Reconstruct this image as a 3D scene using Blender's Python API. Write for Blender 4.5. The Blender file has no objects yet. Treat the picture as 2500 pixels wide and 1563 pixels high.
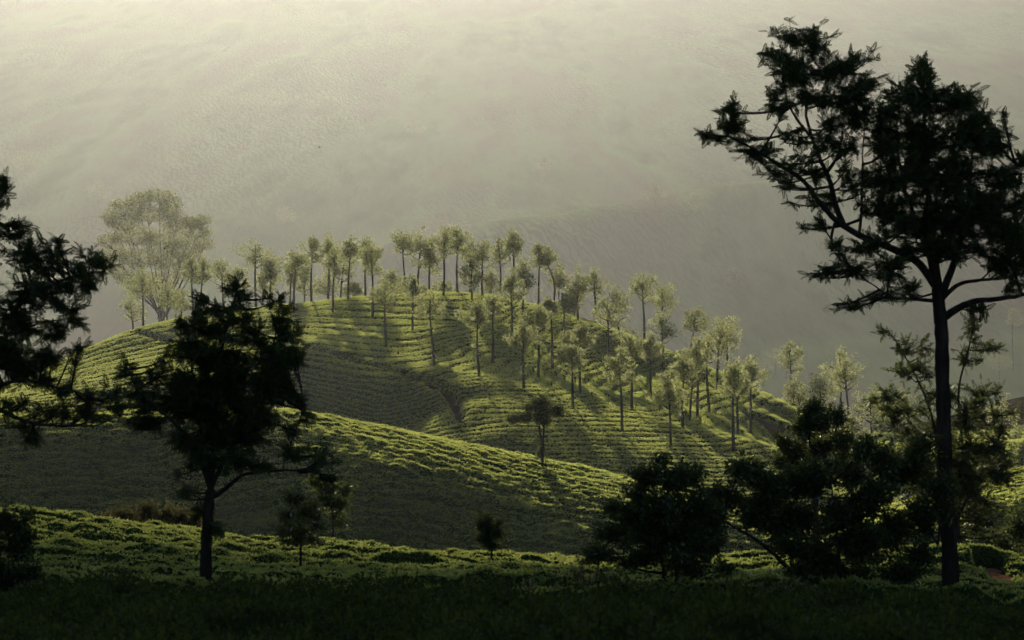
import bpy, math, random
import numpy as np

# ------------------------------------------------------------------ camera, sky, sun, exposure
SC = bpy.context.scene
COL = SC.collection
F = 7089.0                       # focal length in pixels of the 2500 px wide frame
PI = math.pi
cam_data = bpy.data.cameras.new('camera')
cam = bpy.data.objects.new('camera', cam_data)
COL.objects.link(cam)
cam.location = (0, 0, 0)
cam.rotation_euler = (math.radians(90), 0, 0)
cam_data.sensor_width = 36.0
cam_data.lens = 36.0 * F / 2500.0
cam_data.clip_start = 0.5
cam_data.clip_end = 9000
cam_data.dof.use_dof = True
cam_data.dof.focus_distance = 330
cam_data.dof.aperture_fstop = 4.0
SC.camera = cam

SUN_EL = math.radians(15.5)
SUN_AZ = math.radians(-7.0)      # left of the view axis (+Y)
world = bpy.data.worlds.new('World')
SC.world = world
world.use_nodes = True
wn = world.node_tree.nodes
wl = world.node_tree.links
wn.clear()
sky = wn.new('ShaderNodeTexSky')
sky.sky_type = 'NISHITA'
sky.sun_disc = False
sky.sun_elevation = SUN_EL
sky.sun_rotation = SUN_AZ
sky.dust_density = 0.4
sky.ozone_density = 3.0
bg = wn.new('ShaderNodeBackground')
bg.inputs['Strength'].default_value = 0.05
wo = wn.new('ShaderNodeOutputWorld')
wl.new(sky.outputs[0], bg.inputs[0])
wl.new(bg.outputs[0], wo.inputs[0])

sun_data = bpy.data.lights.new('sun', 'SUN')
sun_data.energy = 5.0
sun_data.angle = math.radians(0.5)
sun_data.color = (1.0, 0.93, 0.74)
sun = bpy.data.objects.new('sun', sun_data)
COL.objects.link(sun)
# direction towards the sun
sdir = (math.sin(SUN_AZ) * math.cos(SUN_EL), math.cos(SUN_AZ) * math.cos(SUN_EL), math.sin(SUN_EL))
from mathutils import Vector
sun.rotation_euler = Vector(sdir).to_track_quat('Z', 'Y').to_euler()
sun.location = (-60, 300, 120)

SC.view_settings.view_transform = 'Standard'
SC.view_settings.look = 'None'
SC.view_settings.gamma = 1.0
SC.view_settings.use_curve_mapping = False
SC.view_settings.exposure = 0.62
HAZE_DENSITY = 3.45e-5
HAZE_G = 0.70
SC.cycles.max_bounces = 6
SC.cycles.diffuse_bounces = 2
SC.cycles.glossy_bounces = 2
SC.cycles.transmission_bounces = 4
SC.cycles.volume_bounces = 0
SC.cycles.sample_clamp_direct = 6.0
SC.cycles.sample_clamp_indirect = 2.0

# ------------------------------------------------------------------ helpers
def at(px, py, d):
    return np.array([(px - 1250.0) / F * d, d, (781.5 - py) / F * d])

def hash2(ix, iy, seed):
    h = (ix.astype(np.int64) * 374761393 + iy.astype(np.int64) * 668265263 + seed * 974634777) & 0xFFFFFFFF
    h = ((h ^ (h >> 13)) * 1274126177) & 0xFFFFFFFF
    h = (h ^ (h >> 16)) & 0xFFFFFFFF
    return h / 4294967295.0

def vnoise(x, y, seed=0):
    ix = np.floor(x); iy = np.floor(y)
    fx = x - ix; fy = y - iy
    fx = fx * fx * (3 - 2 * fx); fy = fy * fy * (3 - 2 * fy)
    a = hash2(ix, iy, seed); b = hash2(ix + 1, iy, seed)
    c = hash2(ix, iy + 1, seed); d = hash2(ix + 1, iy + 1, seed)
    return (a * (1 - fx) + b * fx) * (1 - fy) + (c * (1 - fx) + d * fx) * fy

def fbm(x, y, seed=0, o=4):
    s = 0; a = 0.5; t = 0
    for k in range(o):
        s = s + a * vnoise(x * 2 ** k + 17.3 * k, y * 2 ** k - 9.1 * k, seed + k)
        t += a; a *= 0.5
    return s / t

def worley(x, y, seed=0):
    ix = np.floor(x); iy = np.floor(y)
    best = np.full(x.shape, 9.0)
    for dx in (-1, 0, 1):
        for dy in (-1, 0, 1):
            cx = ix + dx; cy = iy + dy
            jx = cx + 0.15 + 0.7 * hash2(cx, cy, seed)
            jy = cy + 0.15 + 0.7 * hash2(cx, cy, seed + 77)
            best = np.minimum(best, (x - jx) ** 2 + (y - jy) ** 2)
    return np.sqrt(best)

class TPS:
    def __init__(self, pts, vals, scale=50.0, smooth=0.0):
        self.p = np.asarray(pts, float) / scale; self.s = scale
        n = len(self.p)
        d2 = ((self.p[:, None] - self.p[None]) ** 2).sum(-1)
        K = 0.5 * d2 * np.log(d2 + 1e-12) + smooth * np.eye(n)
        P = np.hstack([np.ones((n, 1)), self.p])
        A = np.zeros((n + 3, n + 3)); A[:n, :n] = K; A[:n, n:] = P; A[n:, :n] = P.T
        self.w = np.linalg.solve(A, np.concatenate([vals, np.zeros(3)]))
    def __call__(self, x, y):
        sh = np.shape(x)
        q = np.stack([np.ravel(x), np.ravel(y)], 1) / self.s
        out = np.empty(len(q)); n = len(self.p)
        for i in range(0, len(q), 40000):
            c = q[i:i + 40000]
            d2 = ((c[:, None] - self.p[None]) ** 2).sum(-1)
            out[i:i + 40000] = (0.5 * d2 * np.log(d2 + 1e-12)) @ self.w[:n] + self.w[n] + c @ self.w[n + 1:]
        return out.reshape(sh)

class MB:
    """collects vertices and faces, links them as one mesh object"""
    def __init__(self):
        self.v = []; self.f = []; self.n = 0
    def add(self, verts, faces):
        verts = np.asarray(verts, float).reshape(-1, 3)
        faces = np.asarray(faces, int)
        self.v.append(verts); self.f.append(faces + self.n); self.n += len(verts)
    def tube(self, pts, radii, k=6, cap=False):
        pts = np.asarray(pts, float); n = len(pts)
        radii = np.broadcast_to(np.asarray(radii, float), (n,))
        t = np.gradient(pts, axis=0)
        t /= np.linalg.norm(t, axis=1, keepdims=True) + 1e-9
        up = np.array([0.31, 0.95, 0.05]) if abs(t[0][2]) > 0.7 else np.array([0.0, 0.1, 1.0])
        a = np.cross(t, up); a /= np.linalg.norm(a, axis=1, keepdims=True) + 1e-9
        b = np.cross(t, a)
        ang = np.arange(k) * 2 * PI / k
        ring = a[:, None] * np.cos(ang)[None, :, None] + b[:, None] * np.sin(ang)[None, :, None]
        v = pts[:, None] + ring * radii[:, None, None]
        i = np.arange(n - 1)[:, None] * k; j = np.arange(k)[None]; j2 = (j + 1) % k
        f = np.stack([i + j, i + j2, i + k + j2, i + k + j], -1).reshape(-1, 4)
        self.add(v, f)
        if cap:
            self.add(v[-1], np.array([[0, q, q + 1] for q in range(1, k - 1)]))
    def mesh(self, name, mat, smooth=False):
        me = bpy.data.meshes.new(name)
        v = np.concatenate(self.v)
        me.vertices.add(len(v)); me.vertices.foreach_set('co', v.astype(np.float32).ravel())
        loops = np.concatenate([f.ravel() for f in self.f])
        tot = np.concatenate([np.full(len(f), f.shape[1]) for f in self.f])
        start = np.concatenate([[0], np.cumsum(tot)[:-1]])
        me.loops.add(len(loops)); me.loops.foreach_set('vertex_index', loops.astype(np.int32))
        me.polygons.add(len(tot))
        me.polygons.foreach_set('loop_start', start.astype(np.int32))
        if smooth:
            me.polygons.foreach_set('use_smooth', np.ones(len(tot), bool))
        me.update(calc_edges=True)
        if mat: me.materials.append(mat)
        return me
    def build(self, name, mat, parent=None, smooth=False):
        o = bpy.data.objects.new(name, self.mesh(name, mat, smooth))
        COL.objects.link(o)
        if parent:
            o.parent = parent
            o.matrix_parent_inverse.identity()
            o.location = (-parent.location[0], -parent.location[1], -parent.location[2])
        return o

def tag(o, label=None, cat=None, group=None, kind=None):
    if label: o['label'] = label
    if cat: o['category'] = cat
    if group: o['group'] = group
    if kind: o['kind'] = kind
    return o

def empty(name, loc):
    o = bpy.data.objects.new(name, None)
    o.empty_display_size = 0.3
    COL.objects.link(o); o.location = loc
    return o

def grid(xs, ys, zfun):
    X, Y = np.meshgrid(xs, ys)
    Zv = zfun(X, Y)
    nx = len(xs); ny = len(ys)
    v = np.stack([X, Y, Zv], -1).reshape(-1, 3)
    i = (np.arange(ny - 1)[:, None] * nx + np.arange(nx - 1)[None]).ravel()
    f = np.stack([i, i + 1, i + nx + 1, i + nx], 1)
    return v, f

# ------------------------------------------------------------------ materials
def mat_new(name):
    m = bpy.data.materials.new(name); m.use_nodes = True
    nt = m.node_tree; nt.nodes.clear()
    out = nt.nodes.new('ShaderNodeOutputMaterial')
    return m, nt, nt.nodes, nt.links, out

def leaf_mat(name, c0, c1, t0, t1, gloss=0.06, rough=0.35, trans=0.45, per='island'):
    m, nt, N, L, out = mat_new(name)
    if per == 'island':
        g = N.new('ShaderNodeNewGeometry'); rnd = g.outputs['Random Per Island']
    else:
        g = N.new('ShaderNodeObjectInfo'); rnd = g.outputs['Random']
    def mix(a, b):
        x = N.new('ShaderNodeMix'); x.data_type = 'RGBA'
        x.inputs['A'].default_value = (*a, 1); x.inputs['B'].default_value = (*b, 1)
        L.new(rnd, x.inputs['Factor']); return x.outputs['Result']
    d = N.new('ShaderNodeBsdfDiffuse'); L.new(mix(c0, c1), d.inputs['Color'])
    t = N.new('ShaderNodeBsdfTranslucent'); L.new(mix(t0, t1), t.inputs['Color'])
    ms = N.new('ShaderNodeMixShader'); ms.inputs[0].default_value = trans
    L.new(d.outputs[0], ms.inputs[1]); L.new(t.outputs[0], ms.inputs[2])
    gl = N.new('ShaderNodeBsdfGlossy'); gl.inputs['Roughness'].default_value = rough
    gl.inputs['Color'].default_value = (0.9, 0.9, 0.8, 1)
    fr = N.new('ShaderNodeFresnel'); fr.inputs['IOR'].default_value = 1.4
    mu = N.new('ShaderNodeMath'); mu.operation = 'MULTIPLY'; mu.inputs[1].default_value = gloss * 10
    L.new(fr.outputs[0], mu.inputs[0])
    m2 = N.new('ShaderNodeMixShader'); L.new(mu.outputs[0], m2.inputs[0])
    L.new(ms.outputs[0], m2.inputs[1]); L.new(gl.outputs[0], m2.inputs[2])
    L.new(m2.outputs[0], out.inputs['Surface'])
    return m

def noise_mat(name, cols, scale, detail=6, rough=0.9, bump=0.0, bscale=None, stretch=None):
    m, nt, N, L, out = mat_new(name)
    tc = N.new('ShaderNodeNewGeometry')
    src = tc.outputs['Position']
    if stretch:
        mp = N.new('ShaderNodeMapping'); mp.inputs['Scale'].default_value = stretch
        L.new(src, mp.inputs['Vector']); src = mp.outputs[0]
    nz = N.new('ShaderNodeTexNoise'); nz.inputs['Scale'].default_value = scale
    nz.inputs['Detail'].default_value = detail; L.new(src, nz.inputs['Vector'])
    rp = N.new('ShaderNodeValToRGB'); cr = rp.color_ramp
    for k, c in enumerate(cols):
        p = 0.3 + 0.4 * k / (len(cols) - 1)
        e = cr.elements[k] if k < 2 else cr.elements.new(p)
        e.position = p; e.color = (*c, 1)
    L.new(nz.outputs['Fac'], rp.inputs[0])
    b = N.new('ShaderNodeBsdfPrincipled'); b.inputs['Roughness'].default_value = rough
    b.inputs['Specular IOR Level'].default_value = 0.0
    L.new(rp.outputs[0], b.inputs['Base Color'])
    if bump:
        n2 = N.new('ShaderNodeTexNoise'); n2.inputs['Scale'].default_value = bscale or scale * 3
        n2.inputs['Detail'].default_value = 5; L.new(src, n2.inputs['Vector'])
        bp = N.new('ShaderNodeBump'); bp.inputs['Distance'].default_value = bump
        L.new(n2.outputs['Fac'], bp.inputs['Height']); L.new(bp.outputs[0], b.inputs['Normal'])
    L.new(b.outputs[0], out.inputs['Surface'])
    return m

M = {}
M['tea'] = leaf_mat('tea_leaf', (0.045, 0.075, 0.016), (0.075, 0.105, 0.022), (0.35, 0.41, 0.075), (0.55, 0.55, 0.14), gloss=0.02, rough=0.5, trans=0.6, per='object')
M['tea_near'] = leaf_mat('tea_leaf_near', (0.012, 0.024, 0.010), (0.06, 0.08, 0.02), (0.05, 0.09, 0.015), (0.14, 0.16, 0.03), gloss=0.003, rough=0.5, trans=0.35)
M['tea_bed'] = noise_mat('tea_bed', [(0.016, 0.028, 0.009), (0.028, 0.045, 0.013), (0.045, 0.062, 0.018)], 0.9, 8, 0.8, 0.12, 5.0)
M['soil'] = noise_mat('soil', [(0.022, 0.017, 0.011), (0.038, 0.027, 0.018), (0.06, 0.042, 0.028)], 0.6, 8, 0.95, 0.05, 4.0)
M['red_soil'] = noise_mat('red_soil', [(0.15, 0.065, 0.035), (0.22, 0.10, 0.055), (0.28, 0.14, 0.08)], 2.0, 8, 0.95, 0.04, 7.0)
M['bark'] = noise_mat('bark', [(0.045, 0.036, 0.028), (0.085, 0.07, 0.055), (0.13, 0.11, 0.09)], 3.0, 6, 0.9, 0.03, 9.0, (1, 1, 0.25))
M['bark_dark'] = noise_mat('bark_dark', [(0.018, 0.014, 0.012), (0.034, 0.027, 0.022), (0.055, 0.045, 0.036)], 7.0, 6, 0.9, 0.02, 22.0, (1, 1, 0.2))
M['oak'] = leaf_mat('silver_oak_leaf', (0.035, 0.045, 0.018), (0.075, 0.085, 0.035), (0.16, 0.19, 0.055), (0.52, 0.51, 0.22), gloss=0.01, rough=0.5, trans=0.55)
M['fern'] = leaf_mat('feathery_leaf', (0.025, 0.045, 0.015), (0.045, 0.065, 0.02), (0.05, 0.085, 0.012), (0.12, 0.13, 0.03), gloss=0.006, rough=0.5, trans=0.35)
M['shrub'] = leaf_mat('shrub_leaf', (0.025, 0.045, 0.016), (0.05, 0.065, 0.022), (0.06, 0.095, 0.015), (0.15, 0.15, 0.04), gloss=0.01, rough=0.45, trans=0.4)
M['small'] = leaf_mat('small_tree_leaf', (0.035, 0.055, 0.018), (0.07, 0.08, 0.028), (0.14, 0.17, 0.03), (0.32, 0.27, 0.09), gloss=0.02, rough=0.4, trans=0.5)
M['dry'] = leaf_mat('dry_twig_leaf', (0.05, 0.045, 0.022), (0.085, 0.072, 0.035), (0.09, 0.085, 0.03), (0.14, 0.12, 0.05), gloss=0.0, rough=0.6, trans=0.35)
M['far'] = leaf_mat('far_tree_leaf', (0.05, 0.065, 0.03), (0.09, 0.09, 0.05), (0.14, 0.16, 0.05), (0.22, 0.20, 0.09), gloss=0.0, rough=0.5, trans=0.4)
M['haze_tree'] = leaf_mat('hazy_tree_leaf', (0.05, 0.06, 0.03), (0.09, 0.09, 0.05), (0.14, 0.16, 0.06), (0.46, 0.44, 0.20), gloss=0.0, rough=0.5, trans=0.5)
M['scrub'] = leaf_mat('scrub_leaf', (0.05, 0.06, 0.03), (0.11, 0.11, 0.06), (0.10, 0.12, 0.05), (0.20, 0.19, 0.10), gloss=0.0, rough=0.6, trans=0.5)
M['bird'] = noise_mat('bird_plumage', [(0.02, 0.02, 0.02), (0.05, 0.045, 0.04)], 20, 3, 0.8)

# ------------------------------------------------------------------ the lie of the land
CP = []          # (px, py, distance): the surface of the tea hills passes through these points
def cp(*rows):
    for r in rows:
        p = at(*r); p[2] -= 0.72 if r[2] < 60 else 0.60      # the photograph shows the tops of the bushes
        CP.append(p)
def cz(*rows):   # (px at that distance, distance, height)
    for px, d, z in rows: CP.append(np.array([(px - 1250) / F * d, d, z]))
# rise under and in front of the camera
cz((1250, 2, -1.8), (-3000, 14, -2.9), (5500, 14, -2.9), (600, 20, -2.75), (1900, 20, -2.75))
cp((-300, 1563, 34), (600, 1560, 33), (1250, 1560, 33), (1900, 1566, 33), (2800, 1575, 34),
   (-300, 1452, 47), (300, 1452, 47), (900, 1456, 47), (1500, 1462, 47), (2100, 1478, 47), (2800, 1490, 47))
cz((-300, 56, -5.9), (600, 56, -5.95), (1250, 56, -6.0), (2100, 56, -6.2), (2800, 56, -6.3))
# second strip of tea, falling gently away
cp((-400, 1445, 66), (0, 1450, 66), (600, 1452, 66), (1250, 1458, 66), (1900, 1466, 66), (2400, 1482, 66), (2800, 1500, 66),
   (-300, 1350, 92), (200, 1362, 92), (700, 1392, 92), (1200, 1412, 90), (1500, 1427, 88), (1850, 1445, 88), (2200, 1425, 88), (2450, 1425, 88), (2750, 1460, 88),
   (-300, 1286, 122), (93, 1299, 121), (250, 1311, 120), (517, 1335, 118), (827, 1355, 116), (1200, 1371, 113), (1385, 1379, 112),
   (1550, 1397, 109), (1810, 1424, 106), (2050, 1402, 106), (2300, 1362, 108), (2426, 1377, 108), (2560, 1405, 108), (2800, 1440, 108))
for p in (-500, 100, 600, 1200, 1800, 2300, 2900): cz((p, 136, -15.0))
# the dark near hill
for px, py in ((-400, 1050), (-50, 1036), (150, 1040), (330, 1030), (500, 1019), (670, 1017), (800, 1035), (930, 1056), (1100, 1091), (1240, 1118), (1400, 1150), (1530, 1176), (1700, 1216), (1900, 1265)):
    cp((px, py, 232)); cz((px, 247, (781.5 - py) / F * 232 - 2.2), (px, 268, -19.5))
cp((-400, 1100, 228), (0, 1085, 228), (350, 1080, 228), (600, 1062, 227.5), (800, 1068, 227), (1000, 1100, 226.5), (1240, 1150, 227), (1450, 1185, 227),
   (-400, 1180, 221), (0, 1170, 221), (350, 1165, 221), (700, 1130, 221), (1000, 1155, 220), (1240, 1200, 221), (1500, 1230, 222),
   (-400, 1290, 213), (0, 1290, 213), (400, 1290, 213), (800, 1250, 212), (1200, 1280, 213.5), (1500, 1310, 214),
   (400, 1380, 208), (800, 1350, 206), (1200, 1380, 207), (1550, 1410, 207))
for p in (-500, 100, 600, 1200): cz((p, 165, -20.5), (p, 193, -22))
for p in (1750, 2300, 2900): cz((p, 160, -25), (p, 198, -29))
cp((2200, 1235, 236), (2480, 1150, 236), (2650, 1135, 236), (2480, 1200, 226), (2480, 1260, 216), (2650, 1200, 222), (2850, 1180, 232))
cz((2480, 256, -16), (2700, 256, -16), (2100, 268, -20), (2500, 275, -20), (2900, 275, -20), (-700, 268, -19))
# the sunlit hill with its spur
HC = [(-300, 1010, 352), (0, 960, 362), (165, 892, 376), (207, 856, 383), (310, 813, 392), (434, 781, 398), (620, 757, 402), (775, 739, 405), (930, 724, 405), (1085, 718, 405),
      (1190, 724, 404), (1345, 760, 402), (1450, 791, 400), (1550, 827, 396), (1655, 869, 392), (1758, 912, 388), (1861, 964, 380), (1905, 992, 376)]
for px, py, d in HC:
    cp((px, py, d)); z = (781.5 - py) / F * d
    cz((px, d + 28, z - 4.2), (px, d + 75, min(z - 15, -14)))
cp((1000, 760, 389), (1190, 762, 390), (800, 780, 386), (600, 800, 384), (400, 830, 382), (250, 900, 366), (100, 960, 352), (330, 960, 345),
   (1000, 800, 374), (1190, 805, 375), (1330, 815, 383), (800, 822, 371), (600, 850, 366),
   (1000, 850, 357), (1180, 855, 359), (1320, 865, 367), (1450, 860, 381), (880, 870, 350), (740, 848, 356),
   (1165, 910, 340), (1290, 920, 345), (1390, 915, 358), (1000, 912, 337), (1100, 945, 328),
   (1433, 938, 357), (1500, 925, 368), (1576, 957, 362), (1580, 905, 381), (1679, 997, 352), (1680, 940, 375), (1747, 1021, 345), (1760, 965, 368), (1814, 1052, 340), (1840, 1010, 360),
   (1350, 942, 341), (1449, 973, 338), (1525, 993, 336), (1620, 1021, 333), (1696, 1044, 330), (1770, 1062, 327), (1850, 1084, 324), (1930, 1110, 321),
   (1200, 965, 325), (1350, 990, 325), (1500, 1035, 320), (1650, 1075, 316), (1800, 1115, 313), (1200, 1010, 315), (1350, 1035, 314), (1500, 1080, 309), (1700, 1130, 305), (1900, 1170, 303),
   (1200, 1060, 306), (1350, 1090, 304), (1500, 1130, 300), (1700, 1180, 296), (1200, 1105, 301),
   (1130, 1000, 318), (1145, 1060, 308),
   (650, 930, 341), (850, 935, 339), (960, 985, 330), (650, 1000, 333), (850, 1005, 331), (1000, 1045, 322), (400, 1020, 334), (100, 1030, 335))
cp((2000, 1078, 372), (2130, 1085, 352), (2300, 1110, 350), (2500, 1090, 352), (2800, 1050, 372), (2250, 1060, 400), (2500, 960, 470), (2800, 930, 480), (1990, 1130, 345), (2200, 1180, 338), (2500, 1200, 335), (2200, 1270, 322), (2500, 1290, 320))
for p in (-700, -100, 500, 1000, 1500, 2000, 2500, 3000): cz((p, 540, -26), (p, 640, -36), (p, 760, -44), (p, 1000, -58), (p, 1180, -68))
CP = np.array(CP)
Z_exact = TPS(CP[:, :2], CP[:, 2], 60.0, 2e-5)

class Sampled:
    """a smooth field kept on a grid and read bilinearly"""
    def __init__(self, fun, x0, x1, y0, y1, st):
        self.xs = np.arange(x0, x1 + st, st); self.ys = np.arange(y0, y1 + st, st)
        X, Y = np.meshgrid(self.xs, self.ys)
        self.g = fun(X, Y); self.b = (x0, y0, st)
    def __call__(self, x, y):
        x0, y0, st = self.b
        u = np.clip((np.asarray(x, float) - x0) / st, 0, len(self.xs) - 1.001); w = np.clip((np.asarray(y, float) - y0) / st, 0, len(self.ys) - 1.001)
        i = u.astype(int); j = w.astype(int); fu = u - i; fw = w - j
        g = self.g
        return (g[j, i] * (1 - fu) + g[j, i + 1] * fu) * (1 - fw) + (g[j + 1, i] * (1 - fu) + g[j + 1, i + 1] * fu) * fw
Z = Sampled(Z_exact, -300, 300, -45, 1155, 2.0)

def ray_ground(px, py, d0=60, d1=460):
    d = np.arange(d0, d1, 0.25)
    g = Z((px - 1250) / F * d, d) + 0.5 - (781.5 - py) / F * d
    k = np.nonzero(g >= 0)[0]
    return float(d[k[0]]) if len(k) else None

# rows of the tea hedges on the sunlit hill: a field whose whole numbers are the gaps
RP = []
def row(k, *pts):
    for px, py in pts: RP.append((px, py, k))
def r1(k, *pts): row(k, *[(1050 + a / 5.04, 700 + b / 5.04) for a, b in pts])
def r2(k, *pts): row(k, *[(1450 + a / 5.04, 800 + b / 5.04) for a, b in pts])
r1(1, (20, 1080), (250, 1000), (650, 860), (770, 800), (990, 690), (1480, 540))
r1(2, (720, 950), (980, 820), (1280, 690), (1700, 540))
r1(3, (130, 1170), (830, 1080), (1020, 930), (1250, 800), (1640, 650), (2000, 560))
r1(4, (130, 1205), (960, 1130), (1150, 1010), (1480, 850), (1950, 745), (2200, 680))
r1(5, (1080, 1170), (1290, 1060), (1480, 940), (1900, 830), (2230, 770))
r1(6, (300, 1275), (1100, 1225), (1380, 1170), (1405, 1060), (1620, 960), (2230, 830))
r1(7, (300, 1330), (1400, 1270), (1560, 1190), (1575, 1080), (1700, 1010), (2200, 900))
r1(9, (400, 1400), (1600, 1360), (1790, 1260), (1770, 1130), (1850, 1080), (2240, 960))
r1(10, (1750, 1440), (2010, 1370), (1920, 1190), (2050, 1110), (2240, 1045))
r1(11, (1400, 1480), (2200, 1420), (2110, 1220), (2268, 1130))
for k, a, b in ((12, 600, 1000), (13, 760, 1050), (14, 880, 1110), (15, 1040, 1180), (16, 1240, 1220), (17, 1420, 1265), (18, 1610, 1315), (19, 1810, 1365), (20, 2000, 1395)): r2(k, (a, b))
for k, a, b in ((13, 640, 780), (17, 1150, 970), (18, 1330, 1020), (19, 1510, 1080), (20, 1680, 1140), (21, 1840, 1200), (22, 2000, 1260)): r2(k, (a, b))
r2(18, (1560, 905), (1800, 800)); r2(19, (1750, 960), (2050, 860)); r2(21, (2000, 1100), (2220, 1000)); r2(16, (1500, 780)); r2(14, (900, 620), (1200, 430))
for k in range(12, 26): row(k, (1450, 993 + (k - 12) * 11), (1250, 993 + (k - 12) * 11.5), (1600, 1008 + (k - 13) * 11.0) if k > 14 else (1350, 993 + (k - 12) * 11.2))
for k in range(20, 30): row(k, (1750, 1085 + (k - 20) * 11))
for k in range(-12, 1, 2): row(k, (1050, 914 + (k - 1) * 14.5), (800, 905 + (k - 1) * 14), (550, 905 + (k - 1) * 13), (300, 950 + (k - 1) * 12), (1250, 880 + (k - 1) * 13))
for k in range(2, 14, 3): row(k, (800, 905 + (k - 1) * 12 + 8), (500, 905 + (k - 1) * 12), (980, 940 + (k - 1) * 11), (200, 960 + (k - 1) * 9))
RPw = []
for px, py, k in RP:
    d = ray_ground(px, py, 292, 430)
    if d: RPw.append(((px - 1250) / F * d, d, k))
RPw = np.array(RPw)
PHI_exact = TPS(RPw[:, :2], RPw[:, 2], 30.0, 2e-3)
PHI = Sampled(PHI_exact, -84, 84, 288, 432, 1.0)

def polydist(x, y, pts):
    best = np.full(np.shape(x), 1e9)
    for (ax, ay), (bx, by) in zip(pts[:-1], pts[1:]):
        dx = bx - ax; dy = by - ay
        t = np.clip(((x - ax) * dx + (y - ay) * dy) / (dx * dx + dy * dy + 1e-9), 0, 1)
        best = np.minimum(best, np.hypot(x - ax - t * dx, y - ay - t * dy))
    return best
def onhill(pts, d0=292, d1=430):
    out = []
    for px, py in pts:
        d = ray_ground(px, py, d0, d1)
        if d: out.append(((px - 1250) / F * d, d))
    return out
GULLY = onhill([(690, 838), (745, 848), (790, 862), (860, 880), (930, 900), (990, 915), (1050, 935), (1095, 960), (1115, 990), (1125, 1030)])
HOLLOW = onhill([(1893, 1035), (1930, 1050), (1960, 1075)], 300, 400)
TRACK = onhill([(310, 815), (360, 822), (420, 838)], 340, 430)
PATCH = onhill([(2408, 1384), (2420, 1400), (2440, 1420), (2458, 1440)], 60, 130)

def gapprof(phi, w):
    fr = np.abs(phi - np.round(phi))          # 0 on the gap
    return np.clip(fr / w, 0, 1) ** 2 * (3 - 2 * np.clip(fr / w, 0, 1))

def tea_hill_main(x, y):
    wob = 0.5 * (fbm(x / 5, y / 5, 3, 3) - 0.5)
    phi = PHI(x, y) + wob
    far = np.clip((y - 330) / 60, 0, 1)
    brk = np.clip((fbm(x / 9, y / 9, 9, 2) - 0.30) * 4, 0.25, 1.0)     # some gaps have grown together
    p = 1 - (1 - gapprof(phi, 0.20)) * (1 - far * (1 - brk))
    g = np.clip((polydist(x, y, GULLY) + 0.10 - 0.95 * fbm(x / 1.6, y / 1.6, 14, 3)) / 0.45, 0, 1)
    h = np.clip((polydist(x, y, HOLLOW) - 3.4 - fbm(x, y, 4, 2)) / 0.6, 0, 1)
    t = np.clip((polydist(x, y, TRACK) - 0.5) / 0.5, 0, 1)
    bush = 1 - np.clip(worley(x / 1.25 + 0.3 * fbm(x, y, 5, 2), y / 1.25, 12), 0, 1) ** 2
    top = 0.62 * p + 0.14 * bush * p + 0.22 * (fbm(x / 0.8, y / 0.8, 21, 3) - 0.5) + 0.35 * (fbm(x / 6, y / 6, 31, 2) - 0.5)
    k = np.minimum(np.minimum(g, h), t)
    return Z(x, y) + top * k - 0.5 * (1 - k) - 0.65 * (1 - p)

def tea_hill_generic(sx, sy, slant, seed, deep=0.5, rowd=1.6, patch=None, swell=0.0):
    def f(x, y):
        wob = 0.9 * (fbm(x / 6, y / 4, seed, 3) - 0.5) * 2
        phi = (y + slant * x) / rowd + wob
        brk = np.clip((fbm(x / 4, y / 2, seed + 5, 2) - 0.36) * 5, 0.0, 1.0)
        p = 1 - (1 - gapprof(phi, 0.34)) * brk
        bush = 1 - np.clip(worley(x / sx, y / sy, seed + 1), 0, 1) ** 2
        top = deep * p + 0.42 * bush + 0.36 * (fbm(x / 0.6, y / 0.6, seed + 2, 3) - 0.5) + 0.3 * (fbm(x / 5, y / 5, seed + 3, 2) - 0.5)
        r = Z(x, y) - 0.12 + top - 0.35 * (1 - p) + swell * (fbm(x / 4.5, y / 1.7, seed + 9, 2) - 0.5)
        if patch is not None:
            k = np.clip((polydist(x, y, patch) - 0.42) / 0.25, 0, 1)
            r = r * k + (Z(x, y) - 0.3) * (1 - k)
        return r
    return f

# ground sheet
def ground_z(x, y):
    return Z(x, y) - 0.05
b = MB()
v, f = grid(np.concatenate([np.arange(-300, -100, 8), np.arange(-100, 100, 2.6), np.arange(100, 300.1, 8)]), np.concatenate([np.arange(-40, 130, 1.5), np.arange(130, 460, 2.5), np.arange(460, 1150.1, 6)]), ground_z)
b.add(v, f)
tag(b.build('ground', M['soil'], smooth=True), kind='structure')

# the great slope behind
RIDGE = [(at(1180, 700, 1040)[0], 1010), (at(1395, 650, 1060)[0], 1045), (at(1600, 610, 1090)[0], 1080), (at(1800, 575, 1120)[0], 1120), (at(2050, 555, 1150)[0], 1150), (at(2700, 520, 1200)[0], 1200)]
MS = 1.55
def mountain_z(x, y):
    return MS * slope_z(np.asarray(x) / MS, np.asarray(y) / MS)
def slope_z(x, y):
    s = np.clip(y - 720, 0, None)
    base = -42 + 0.186 * s - 0.0000 * s * s
    base = base + 26 * (fbm(x / 420 + y / 1500, y / 700, 51, 3) - 0.5) * np.clip(s / 700, 0, 1)
    base = base + 19 * np.exp(-(polydist(x, y, RIDGE) / 62) ** 2)
    rn = 1 - np.abs(2 * fbm(x / 150 + y / 900, y / 520, 81, 3) - 1)
    base = base + 4 * (rn - 0.7) * np.clip(s / 500, 0, 1)
    base = base + 3.0 * (fbm(x / 34, y / 50, 61, 4) - 0.5) * np.clip(s / 200, 0, 1)
    return base
xs = np.concatenate([np.arange(-1000, -330, 14), np.arange(-330, 331, 4.0), np.arange(344, 1001, 14)])
ys = 700 * (2650 / 700) ** np.linspace(0, 1, 330)
b = MB()
v, f = grid(xs * MS, ys * MS, mountain_z)
b.add(v, f)
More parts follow.
